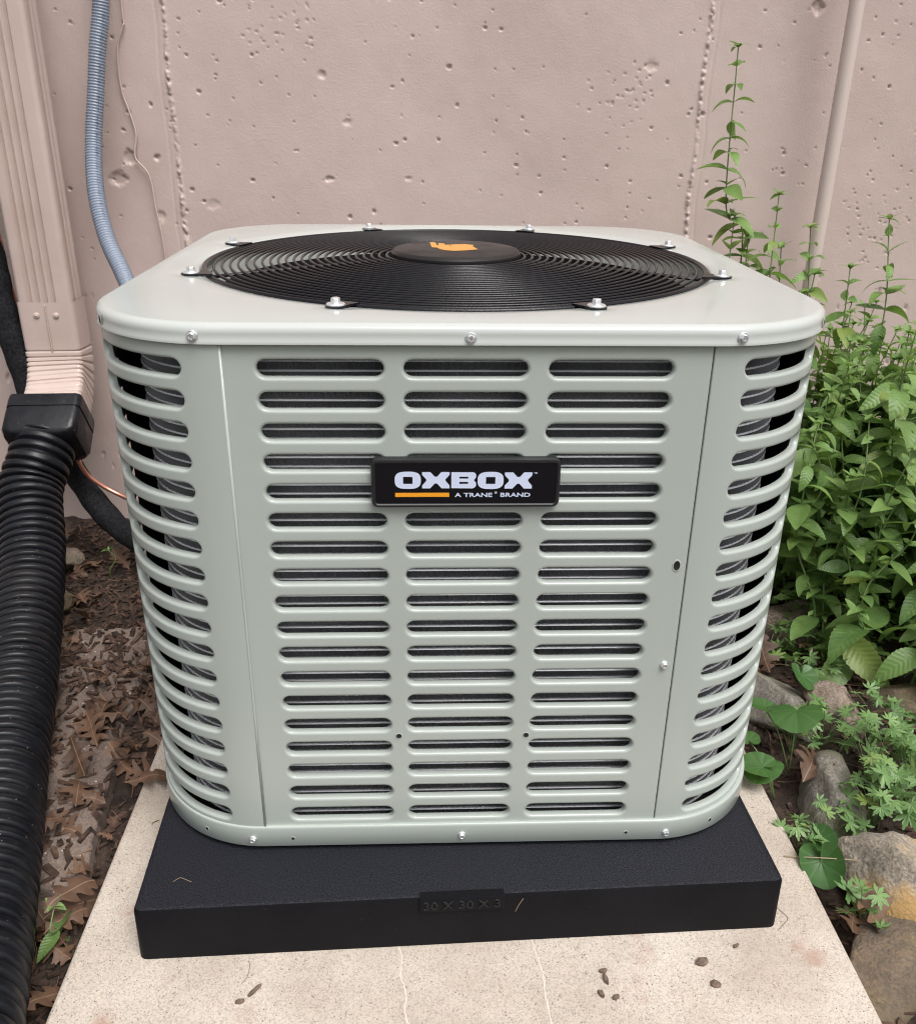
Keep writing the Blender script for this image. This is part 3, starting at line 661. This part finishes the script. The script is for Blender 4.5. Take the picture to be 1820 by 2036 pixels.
tag(g.obj('copper_line', copper), 'thin bare copper tube curving from behind the drain pipe to the unit', 'copper pipe')
g = G(); g.tube([(-.935+.006*math.sin(k*.8), 1.215, 1.6-.07*k) for k in range(24)], .004, 6); tag(g.obj('brown_cable', copperd), 'thin brown cable running down the wall left of the downspout', 'cable')
CD = thing('flexible_conduit', 'grey ribbed flexible conduit hanging in front of the wall, left of the unit', 'conduit')
P = [(-.655, 1.2, 1.5), (-.664, 1.2, 1.15), (-.672, 1.2, 1.026), (-.688, 1.19, .94), (-.70, 1.18, .860), (-.712, 1.16, .765), (-.708, 1.12, .673), (-.686, 1.08, .59), (-.652, 1.04, .53), (-.622, 1.0, .480), (-.57, .93, .40), (-.48, .86, .33), (-.38, .80, .3)]
Q = resample(spline(P, 10), .0012); g = G(); g.tube(Q, lambda t: .0158+.0016*max(0, sin(t*(len(Q)-1)*.0012/.0056*2*pi)), 20); g.obj('ribbed_tube', greyp, CD)
g = G(); nq = len(Q)
for k in range(int(nq*.34), int(nq*.62), 3):
    if random.random() < .72:
        p = Q[k]; t = (Q[k+1]-Q[k]).normalized(); n_ = Vector((.62, -.78, 0)); n_ = (n_-t*n_.dot(t)).normalized(); b_ = t.cross(n_)
        w = random.choice((.0012, .002, .003)); 
        for s in ((-.0016, .0016) if random.random() < .5 else (0,)):
            c = p+n_*.0172+b_*s; g.add([c-b_*w*.5-t*.0006, c+b_*w*.5-t*.0006, c+b_*w*.5+t*.0006, c-b_*w*.5+t*.0006], [(0, 1, 2, 3)])
tag(g.obj('ink_marks', printm, CD, smooth=False), kind='stuff')
g = G(); g.tube(resample(spline([(-.63, 1.243, 1.5), (-.645, 1.243, 1.03), (-.646, 1.243, .99), (-.664, 1.243, .945), (-.667, 1.243, .87), (-.655, 1.243, .82), (-.648, 1.243, .78), (-.655, 1.24, .735), (-.630, 1.24, .70), (-.624, 1.24, .63), (-.617, 1.24, .56), (-.615, 1.24, .4)], 8), .01), .0020, 8)
tag(g.obj('painted_cable', dsp), 'thin pink painted cable wandering down the wall right of the grey conduit', 'cable')
g = G(); g.tube([(.822, 1.16, 2.6), (.822, 1.16, 1.2), (.822, 1.16, .6), (.822, 1.16, -.2)], .0152, 20); tag(g.obj('wall_pipe', pipem), 'straight pink painted pipe running down the wall behind the mint', 'pipe')

# ------------------------------------------------------------------ pavers, rocks
def block(name, corners, z1, z0, mat, label, cat, group=None, jitter=.002):
    g = G(); n = len(corners); cx = sum(c[0] for c in corners)/n; cy = sum(c[1] for c in corners)/n; P = []
    for i in range(n):
        a, b = corners[i], corners[(i+1) % n]; L = math.hypot(b[0]-a[0], b[1]-a[1]); m_ = max(2, int(L/.012))
        for k in range(m_): P.append((a[0]+(b[0]-a[0])*k/m_+random.gauss(0, jitter), a[1]+(b[1]-a[1])*k/m_+random.gauss(0, jitter)))
    def L_(s, z, j=0): return [(cx+(x-cx)*s-cx, cy+(y-cy)*s-cy, z+random.uniform(-j, j)-z0) for x, y in P]
    g.loft([L_(1, z0), L_(1, z1-.005, .001), L_(.985, z1-.001, .0008), L_(.96, z1, .0006), L_(.6, z1+.001, .001), L_(.25, z1, .001), L_(.01, z1)], cap1=True)
    o = g.obj(name, mat); o.location = (cx, cy, z0); return tag(o, label, cat, group)
block('concrete_paver', [(-.80, .045), (-.490, .028), (-.512, .205), (-.53, .335), (-.82, .34)], -.092, -.16, paver, 'speckled concrete paver between the drain pipe and the slab, nearest the camera', 'paver')
block('concrete_paver', [(-.83, .352), (-.535, .348), (-.548, .56), (-.552, .70), (-.84, .69)], -.102, -.17, paver, 'mulch-covered concrete paver behind the speckled one, left of the unit', 'paver', jitter=.003)
from mathutils import noise as mn
def rock(loc, size, rz, mat, label, seed, tilt=(0, 0), sub=4, name='rock'):
    bm = bmesh.new(); bmesh.ops.create_icosphere(bm, subdivisions=sub, radius=1)
    off = Vector((seed*7.1, seed*3.3, seed*1.7))
    pl = []
    rs = random.Random(seed)
    for _ in range(13):
        d = Vector((rs.gauss(0, 1), rs.gauss(0, 1), rs.gauss(0, .8))).normalized(); pl.append((d, rs.uniform(.45, .78)))
    for v in bm.verts:
        p = v.co.copy()
        for d, k in pl:
            e = p.dot(d)-k
            if e > 0: p -= d*e*.97
        p *= 1+.10*mn.fractal(p*1.6+off, 1, 2, 4)+.05*mn.fractal(p*6+off, 1, 2, 4)
        v.co = Vector((p.x*size[0], p.y*size[1], p.z*size[2]))
    me = bpy.data.meshes.new(name); bm.to_mesh(me); bm.free(); me.polygons.foreach_set('use_smooth', [True]*len(me.polygons)); me.materials.append(mat)
    o = link(name, me); o.location = loc; o.rotation_euler = (tilt[0], tilt[1], rz); return tag(o, label, 'rock')
rock((.585, .005, -.085), (0.131, 0.106, 0.069), -.75, rk1, 'large ochre and grey rock beside the right front of the slab', 11, (.12, .15))
rock((.545, -.115, -.148), (0.125, 0.156, 0.069), -.5, rk2, 'flat brown rock low against the slab edge at bottom right', 12, (0, .05))
rock((.72, -.12, -.13), (.09, .11, .06), .4, rk2, 'brown rock at the right edge behind the ochre one', 19)
rock((.560, .165, -.11), (0.077, 0.106, 0.069), -.3, rk3, 'grey rock under the pale geranium leaves', 13)
rock((.573, .395, -.105), (0.075, 0.119, 0.069), .3, rk3, 'rounded grey rock close to the unit, upper right of the slab', 14)
rock((.655, .372, -.09), (0.069, 0.081, 0.056), .1, rk4, 'small pinkish tan rock right of the rounded grey rock', 15, (.2, 0))
rock((.665, .64, -.095), (0.094, 0.094, 0.069), .2, rk4, 'tan rock deep in shade under the mint', 16)
rock((.79, .40, -.11), (.075, .09, .06), .9, rk2, 'dark brown rock behind the pale geranium', 17)
rock((.90, .30, -.11), (.075, .09, .06), .9, rk3, 'grey rock at the right edge below the mint', 18)
rock((-.852, .985, -.098), (.045, .05, .03), .3, rk4, 'pale grey stone chunk beside the drain pipe near the wall', 21)
rock((-.80, .80, -.105), (.05, .05, .03), 1.3, rk2, 'brown stone half buried beside the drain pipe', 22)
rock((-.73, .62, -.112), (.06, .05, .03), .6, rk2, 'flat tan-brown stone among leaves left of the unit', 23)

# ------------------------------------------------------------------ mulch, twigs
g = G()
def chip(g, x, y, z, L, w, h_):
    Mx = Matrix.Translation((x, y, z)) @ Euler((random.gauss(0, .35), random.gauss(0, .35), random.uniform(0, pi))).to_matrix().to_4x4()
    V = [Mx @ Vector((a*L*random.uniform(.7, 1), b*w*random.uniform(.5, 1), c*h_)) for a in (-1, 1) for b in (-1, 1) for c in (-1, 1)]
    g.add(V, [(0, 1, 3, 2), (4, 6, 7, 5), (0, 4, 5, 1), (2, 3, 7, 6), (0, 2, 6, 4), (1, 5, 7, 3)])
for k in range(8500):
    if k % 5 < 3: x, y = random.uniform(-1.05, -.47), random.uniform(-.45, 1.22)
    else: x, y = random.uniform(.47, 1.2), random.uniform(-.3, 1.2)
    z = gz(x, y)+.003
    if -.82 < x < -.5 and .03 < y < .34:
        if random.random() < .6: continue
        z = -.089
    elif -.84 < x < -.54 and .34 < y < .7:
        if random.random() < .03: continue
        z = -.098
    L = random.uniform(.004, .016); chip(g, x, y, z, L, L*random.uniform(.15, .45), random.uniform(.0006, .002))
tag(g.obj('mulch_litter', mulch, smooth=False), 'fine brown bark and leaf crumbs scattered over the soil', kind='stuff')
g = G()
for k in range(210):
    side = random.random() < .65
    x = random.uniform(-1.0, -.48) if side else random.uniform(.48, .95); y = random.uniform(-.3, 1.15) if side else random.uniform(-.2, .75)
    z = max(gz(x, y), -.098 if side and y < .7 and y > .03 and x < -.5 else -9)+.006; a = random.uniform(0, 2*pi); L = random.uniform(.025, .08)
    pts = [Vector((x, y, z))+Vector((cos(a+j*.1), sin(a+j*.1), random.uniform(-.03, .08)))*L*j/4 for j in range(5)]
    g.tube(pts, random.uniform(.0004, .0011), 4, False)
tag(g.obj('fine_twigs', stemr), 'fine brown twigs and needles lying on the mulch', kind='stuff')

# ------------------------------------------------------------------ leaves
def leaf_mesh(name, L, wd, mat, prof, nt=15, serr=0, fold=.25, droop=.6, quilt=.0, twist=0, tip=1.3):
    V = []; F = []; cols = (-1, -.55, 0, .55, 1); x = 0; z = 0; ang = random.uniform(.0, .15)
    for i in range(nt+1):
        t = i/nt; w = wd*prof(t); dl = L/nt
        if i: x += cos(ang)*dl; z += sin(ang)*dl
        ang -= droop/nt
        for c in cols:
            ww = w*c; sx = 0
            if abs(c) == 1 and serr: ww *= 1+serr*(1 if i % 2 else -1); sx = .0
            q = quilt*sin(i*pi)*0+quilt*(1 if i % 2 else -1)*(abs(c) == .55)
            V.append((x+sx, ww, z+abs(ww)*fold+q+twist*ww*t))
    for i in range(nt):
        for j in range(4): a = i*5+j; F.append((a, a+5, a+6, a+1))
    return mesh(name, V, F, mat)
mint_prof = lambda t: .06+.94*(sin(pi*min(1, t)**.78))**.85*(1-.25*t) if t < 1 else 0
MINT = [leaf_mesh('mint_leaf', 1, random.uniform(.21, .27), mintm, mint_prof, 24, .035, random.uniform(.1, .5), random.uniform(.2, 1.5), .002, random.uniform(-.3, .3)) for _ in range(10)]
for me in MINT:      # real size in the mesh so vein spacing in the material is in metres
    for v in me.vertices: v.co *= .072
MINTS = []
for me in MINT[:5]:
    c = me.copy(); 
    for v in c.vertices: v.co *= .55
    MINTS.append(c)
MINTB = []
for me in MINT[:6]:
    c = me.copy()
    for v in c.vertices: v.co *= 1.25
    MINTB.append(c)
def recol(L):
    out = []
    for me in L: c = me.copy(); c.materials.clear(); c.materials.append(mintp); out.append(c)
    return out
MINTP, MINTSP, MINTBP = recol(MINT[:5]), recol(MINTS), recol(MINTB[:4])
def oak_prof(t):
    e = [(0, .03), (.07, .04), (.13, .2), (.18, .28), (.24, .1), (.3, .12), (.38, .52), (.44, .6), (.49, .16), (.55, .15), (.63, .62), (.7, .55), (.75, .18), (.82, .34), (.88, .28), (.93, .12), (1, .0)]
    for (a, b), (c, d) in zip(e, e[1:]):
        if a <= t <= c: return b+(d-b)*(t-a)/(c-a)
    return 0
OAK = []
for k in range(7):
    me = leaf_mesh('oak_leaf', 1, random.uniform(.52, .68), oakm, oak_prof, 34, 0, random.uniform(-.35, .5), random.uniform(-.9, 1.2), 0, random.uniform(-.5, .5))
    for v in me.vertices: 
        v.co.z += .03*sin(v.co.x*9+k)+.05*sin(v.co.y*11+k*2); v.co.z -= .0
    zs = [v.co.z for v in me.vertices]; mz = sorted(zs)[len(zs)//6]
    for v in me.vertices: v.co.z -= mz; v.co *= .095
    OAK.append(me)
OG = 'dry oak leaves lying left of the unit'
oaks = []
def oak(x, y, z, s, rz, label='dry brown lobed oak leaf lying on the litter left of the unit', group=OG):
    o = link('oak_leaf', random.choice(OAK)); o.location = (x, y, z); o.scale = (s, s, s); o.rotation_euler = (random.gauss(0, .22), random.gauss(0, .22), rz); return tag(o, label, 'leaf', group)
for k in range(230):
    y = random.uniform(-.33, 1.12); lim = -.475 if y < .03 else -.47
    x = random.uniform(-.92+.0*y, lim-.035) if random.random() < .6 else random.uniform(-.56, -.475)
    if .05 < y < .30 and -.8 < x < -.51 and random.random() < .8: continue
    z = (-.088 if (.03 < y < .34 and x < -.51) else -.098 if (.34 < y < .7 and x < -.54) else gz(x, y)+.006)+random.uniform(0, .009)
    oak(x, y, z, random.choice((random.uniform(.25, .45), random.uniform(.45, .85))), random.uniform(0, 2*pi))
oak(-.475, .19, -.070, .8, .4, 'dry oak leaf lapping onto the left rear of the slab', None)
oak(-.585, .30, -.082, .85, -1.1, 'large oak leaf spread over the speckled paver', None)
oak(-.500, -.03, -.085, .8, 1.0, 'curled tan oak leaf beside the small green seedling', None)
for k in range(16): oak(random.uniform(.48, .75), random.uniform(-.1, .7), -.09+random.uniform(0, .02), random.uniform(.5, .9), random.uniform(0, 6), 'dry brown leaf lying among the rocks right of the slab', 'dry leaves right of the slab')
# --- mint
def place_leaf(parent, meshes, base, az_, pitch, s, roll=0, name='leaf'):
    o = link(name, random.choice(meshes), parent)
    o.matrix_local = Matrix.Translation(base) @ Matrix.Rotation(az_, 4, 'Z') @ Matrix.Rotation(-pitch, 4, 'Y') @ Matrix.Rotation(roll, 4, 'X') @ Matrix.Diagonal((s, s, s, 1)); return o
def mint(x, y, top, label, group=None, z0=None, nodes=None, big=1.0, wig=.01, bottom_frac=.12, side=True, mid=None, pale=False):
    z0 = gz(x, y)-.01 if z0 is None else z0
    root = thing('mint_plant', label, 'plant', (x, y, z0), 0, group)
    T = Vector(top)-Vector((x, y, z0)); Hh = T.z
    P = [Vector((0, 0, 0))]
    for k in (1, 2, 3): q = T*k/4; q.x += random.gauss(0, wig)*(1); q.y += random.gauss(0, wig); q.z = Hh*k/4*(1.0); P.append(q)
    P.append(T)
    if mid: P[2] = Vector(mid)-Vector((x, y, z0))
    Q = resample(spline(P, 8), .006); g = G(); g.tube(Q, lambda t: .0026*(1-.6*t)*big**.5, 6); g.obj('stem', stemm, root)
    n = nodes or max(4, int(Hh/.036)); az0 = random.uniform(0, pi)
    for k in range(n):
        t = bottom_frac+(1-bottom_frac)*(k/(n-1))**.93 if n > 1 else 1; p = Q[min(len(Q)-1, int(t*(len(Q)-1)))]
        az1 = az0+k*pi/2+random.gauss(0, .25); sz = big*(1.0 if t < .8 else 1-.65*((t-.8)/.2))*random.uniform(.72, 1.1)
        pit = random.uniform(-.35, .3) if t < .9 else random.uniform(.3, .9)
        for h_ in (0, pi):
            tip = pale or t > .8; place_leaf(root, (MINTP if tip else MINT) if sz < 1 else (MINTBP if tip else MINTB), p, az1+h_+random.gauss(0, .2), pit+random.gauss(0, .2), max(.25, sz), random.gauss(0, .3))
        if side and t < .9 and random.random() < .55:     # axillary pair
            for h_ in (0, pi): 
                if random.random() < .8: place_leaf(root, MINTS, p+Vector((0, 0, .004)), az1+pi/2+h_, .6, random.uniform(.5, 1)*big)
    for h_ in range(4): place_leaf(root, MINTSP, T, az0+h_*pi/2, .75, .6*big)
    return root
MG = 'mint stems in the dense patch right of the unit'
mint(.56, .86, (.522, .93, .945), 'tallest mint stem rising alone in front of the wall', big=.98, nodes=23, wig=.004, mid=(.575, .92, .60), bottom_frac=.38, side=True)
for x, y, top, lb in ((.60, .84, (.624, .9, .70), 'mint stem just right of the tallest one, second in height'),
                      (.70, .82, (.694, .9, .640), 'slender mint stem standing in front of the wall pipe'),
                      (.84, .86, (.853, .92, .655), 'mint stem with spread tip right of the wall pipe'),
                      (.79, .82, (.785, .9, .565), 'short-tipped mint stem in front and right of the wall pipe'),
                      (.60, .88, (.588, .93, .62), 'bushy mint stem directly behind the foot of the tallest one'),
                      (.64, .86, (.655, .93, .60), 'mint stem between the tallest stem and the wall pipe'),
                      (.57, .84, (.545, .9, .66), 'thin mint shoot left of the second tallest stem'),
                      (.66, .80, (.70, .86, .56), 'leaning mint shoot reaching over the unit corner')):
    mint(x, y, top, lb, big=random.uniform(.9, 1.08), bottom_frac=.25, wig=.012)
cnt = 0
for k in range(400):
    x = random.uniform(.56, 1.32); y = random.uniform(.52, 1.17)
    if x < .58+.08*(y < .7): continue
    if cnt >= 135: break
    hgt = .37+.10*random.random()-max(0, x-.93)*.50-(max(0, .74-y)*.7)-max(0, .70-x)*.0
    if hgt < .1: continue
    cnt += 1
    mint(x, y, (x+random.gauss(0, .045), y+random.gauss(-.02, .045), hgt), 'leafy green mint stem in the dense patch right of the unit', MG, big=random.uniform(.75, 1.08), wig=.016)
for x, y, top, lb, b in ((.80, .42, (.80, .40, .085), 'low mint sprig with broad horizontal leaves over the brown rock', 1.35), (.90, .42, (.86, .34, .14), 'bright mint shoot at the right edge nearest the camera', 1.35),
                         (.94, .55, (.92, .50, .02), 'mint shoot behind the bright one at the right edge', 1.2), (.84, .72, (.775, .60, .52), 'tall mint stem leaning in from the right edge', 1.0),
                         (.73, .52, (.705, .47, .05), 'yellowish mint sprig at the shaded edge of the patch', 1.3), (.90, .62, (.86, .56, .27), 'mint stem rising at the right edge of the picture', 1.05)):
    mint(x, y, top, lb, big=b, wig=.01, bottom_frac=.3, pale=('bright' in lb or 'broad' in lb))
mint(-.510, -.025, (-.498, -.025, -.062), 'small bright green seedling beside the slab at lower left', big=.62, nodes=3, side=False)
mint(-.735, .955, (-.735, .952, -.06), 'single tiny green sprout in the litter near the wall', big=.5, nodes=2, side=False)
# --- heart leaved violets
def heart(sz, cup):
    V = [(0, 0, 0)]; F = []; n = 40; rings = 5
    for r in range(1, rings+1):
        for k in range(n):
            t = 2*pi*k/n-pi; a = abs(t)
            rad = 1-.32*math.exp(-(a/.5)**2)*0+.0; rad = .74+.26*cos(t)+.16*math.exp(-((a-2.2)/.55)**2)-.0
            if a > 2.75: rad *= max(.22, 1-(a-2.75)/.45)
            rad *= 1+.012*(k % 2); f = r/rings
            x = cos(t)*rad*f; y = sin(t)*rad*f*.92
            V.append((x*sz, y*sz, sz*(cup*(f*f)*.4+.12*abs(y)*(1)-.16*max(0, x)**2+.008*sin(t*9)*f)))
    for k in range(n): F.append((0, 1+k, 1+(k+1) % n))
    for r in range(rings-1):
        for k in range(n): a = 1+r*n+k; b = 1+r*n+(k+1) % n; F.append((a, a+n, b+n, b))
    return mesh('heart_leaf', V, F, violetm)
HEART = [heart(.045, c) for c in (.2, .5, .9, -.2)]
def violet(x, y, leaves, label):
    z0 = gz(x, y); root = thing('violet_plant', label, 'plant', (x, y, z0))
    for lx, ly, lz, az_, pit, roll, s in leaves:
        b = Vector((lx-x, ly-y, lz-z0)); g = G(); g.tube(spline([(0, 0, 0), b*.5+Vector((0, 0, .015)), b], 5), .0011, 5); g.obj('leaf_stalk', stemm, root)
        place_leaf(root, HEART, b, az_, pit, s, roll, 'heart_leaf')
violet(.53, .25, ((.533, .27, -.005, -2.0, .15, .25, 1.15), (.495, .30, -.02, 2.6, .1, .1, .6)), 'broad heart-leaved violet standing by the unit corner between the rocks')
violet(.49, .20, ((.462, .195, -.045, -2.3, -.05, .1, .85), (.452, .18, -.038, 2.6, .0, -.1, .75), (.455, .245, -.04, 1.5, .1, 0, .5)), 'round-leaved violet lapping over the right slab edge')
violet(.50, .05, ((.487, .035, -.075, -1.6, -.5, .3, .85), (.50, .075, -.075, -.9, .2, .5, .6)), 'violet with a large dark leaf between the slab and the ochre rock')
violet(.62, .40, ((.60, .41, -.035, -1.5, -.3, -.3, .75),), 'violet with a spotted leaf lying over the rounded grey rock')
# --- palmate geranium
def palm(sz, cup):
    V = [(0, 0, 0)]; F = []; pts = []
    for l in range(7):
        c = (l-3)*.72; R = 1-.05*abs(l-3)
        for da, rr_ in ((-.34, .34), (-.27, .66), (-.17, .78), (-.13, .72), (-.07, .98), (0, 1.02), (.07, .98), (.13, .72), (.17, .78), (.27, .66)): pts.append((c+da, rr_*R))
    pts.append((3*.72+.34, .3)); n = len(pts)
    for f in (.33, .7, 1):
        for a, r in pts:
            q = r*f if f == 1 else min(r*1.0, .34+.2*(f > .5))*f*1.2
            V.append((cos(a)*q*sz, sin(a)*q*sz, sz*(cup*q*q+.04*sin(a*8.7)*q)))
    for k in range(n-1): F.append((0, 1+k, 2+k))
    for r in range(2):
        for k in range(n-1): a = 1+r*n+k; F.append((a, a+n, a+n+1, a+1))
    return mesh('geranium_leaf', V, F, geram)
PALM = [palm(.0205, c) for c in (.1, .35, -.3, .0)]
def geranium(x, y, n, rad, zt, label, group=None, s0=1.0):
    z0 = gz(x, y); root = thing('geranium_plant', label, 'plant', (x, y, z0), 0, group)
    for k in range(n):
        a = random.uniform(0, 2*pi); r = rad*math.sqrt(random.random()); b = Vector((cos(a)*r, sin(a)*r, (zt-z0)*random.uniform(.55, 1.05)*(1-.25*r/rad)))
        g = G(); g.tube(spline([(0, 0, 0), b*.5+Vector((0, 0, .01)), b], 4), .0006, 4, False); g.obj('leaf_stalk', stemm, root)
        place_leaf(root, PALM, b, random.uniform(0, 6.28), random.gauss(-.1, .25), s0*random.uniform(.7, 1.15), random.gauss(.25, .25), 'palmate_leaf')
geranium(.665, .14, 34, .075, .035, 'pale cut-leaved geranium clump spilling over the rocks at right', s0=1.15)
geranium(.63, .19, 22, .06, .03, 'cut-leaved geranium behind the palest clump')
geranium(.60, .12, 18, .055, .015, 'cut-leaved geranium left of the palest clump, over the grey rock')
geranium(.74, .20, 26, .08, .03, 'cut-leaved geranium at the right edge above the ochre rock')
geranium(.60, .30, 14, .055, -.01, 'small cut-leaved geranium under the low mint sprig')
geranium(.51, -.045, 7, .03, -.04, 'sparse geranium sprig leaning over the ochre rock', s0=.95)
geranium(.585, -.19, 9, .035, -.04, 'geranium tuft at the bottom right corner of the picture', s0=1.15)
geranium(.66, -.02, 12, .05, .03, 'geranium tuft at the right edge beside the ochre rock')
geranium(.485, .09, 8, .035, -.06, 'low geranium sprig touching the slab edge beside the violet', s0=.85)
for _x, _y, _n, _l in ((.55, .30, 9, 'lacy geranium sprig between the broad violet and the unit corner'), (.70, .33, 14, 'lacy geranium sprig over the pinkish tan rock'), (.53, .10, 9, 'lacy geranium sprig at the foot of the grey rock'), (.66, .47, 12, 'lacy geranium in the shade left of the yellowish mint')):
    geranium(_x, _y, _n, .05, gz(_x, _y)+.075, _l, s0=random.uniform(.8, 1.0))
geranium(.60, .56, 10, .06, -.03, 'shaded geranium sprig close to the unit under the mint')
# shaded low growth under the mint so the patch reads full
g = G(); VV = []; FF = []
for k in range(2600):
    x = random.uniform(.62, 1.35); y = random.uniform(.5, 1.2); z = gz(x, y)+random.random()**2*.12+.01; s = random.uniform(.012, .03); a = random.uniform(0, 2*pi); p = random.uniform(-.5, .5)
    R_ = Euler((random.gauss(0, .4), p, a)).to_matrix(); V = [Vector(q)*s for q in ((0, 0, 0), (.5, -.3, .05), (.6, 0, 0), (.5, .3, .05), (1.2, 0, -.12))]
    g.add([R_ @ v+Vector((x, y, z)) for v in V], [(0, 1, 2), (0, 2, 3), (1, 4, 2), (2, 4, 3)])
tag(g.obj('ground_cover', mintm), 'low dark green leafy undergrowth beneath the mint', kind='stuff')

# ------------------------------------------------------------------ small debris on slab and pad
def bark(x, y, L, w, h_, rz, label, name='bark_chip'):
    g = G(); n = 10; rs = random.Random(int(x*9999)); prof = [(cos(2*pi*k/n)*(L/2)*rs.uniform(.75, 1.05), sin(2*pi*k/n)*(w/2)*rs.uniform(.6, 1.1)) for k in range(n)]
    g.loft([[(a, b, 0) for a, b in prof], [(a, b, h_*rs.uniform(.7, 1)) for a, b in prof], [(a*.6, b*.6, h_*rs.uniform(.9, 1.3)) for a, b in prof]], cap0=True, cap1=True)
    o = g.obj(name, barkm, smooth=False); o.location = (x, y, -.0758); o.rotation_euler = (0, 0, rz); return tag(o, label, 'debris')
bark(.165, -.137, .016, .006, .004, 1.8, 'upright brown bark chip, topmost of the little cluster on the slab front')
bark(.156, -.155, .010, .007, .004, 2.2, 'small brown bark chip left in the little cluster on the slab front')
bark(.172, -.160, .010, .007, .003, .4, 'small brown bark chip lowest in the little cluster on the slab front')
bark(.164, -.125, .012, .006, .003, .1, 'dark bark crumb above the bark cluster on the slab front')
bark(.283, -.116, .018, .013, .003, .3, 'flat dark brown bark flake on the slab below the pad right corner')
bark(.290, -.146, .014, .009, .003, -.2, 'smaller dark flake just below the flat dark bark flake')
bark(-.250, -.153, .011, .006, .003, .1, 'reddish brown chip on the slab front left')
bark(-.236, -.140, .024, .005, .003, .9, 'slim brown leaf sliver on the slab front left')
bark(.33, -.095, .010, .005, .002, .6, 'tiny dark crumb on the slab nearest the pad right corner')
def hair(P, r, label, mat=twigm):
    g = G(); g.tube(resample(spline(P, 6), .002), r, 5); tag(g.obj('dry_stalk', mat), label, 'twig')
hair([(-.340, -.052, .0012), (-.333, -.048, .0030), (-.328, -.049, .0025), (-.318, -.053, .0012)], .0003, 'forked dry stalk lying on the left front of the black pad')
hair([(.072, -.083, -.004), (.067, -.0845, -.012), (.063, -.0853, -.022)], .00028, 'fine pale stalk stuck to the pad front right of the size tab')
hair([(-.25, -.10, -.0752), (-.247, -.105, -.0745), (-.247, -.12, -.0752), (-.252, -.13, -.0752)], .0003, 'thin dark curved fibre on the slab front left', stemr)
hair([(.388, -.075, -.0752), (.400, -.065, -.0745), (.408, -.055, -.0752), (.400, -.04, -.0752)], .0003, 'thin curved root fibre on the slab right of the pad', stemr)
hair([(.44, .045, -.0752), (.49, .03, -.065), (.53, .02, -.06)], .0008, 'bent dry twig crossing the right slab edge')
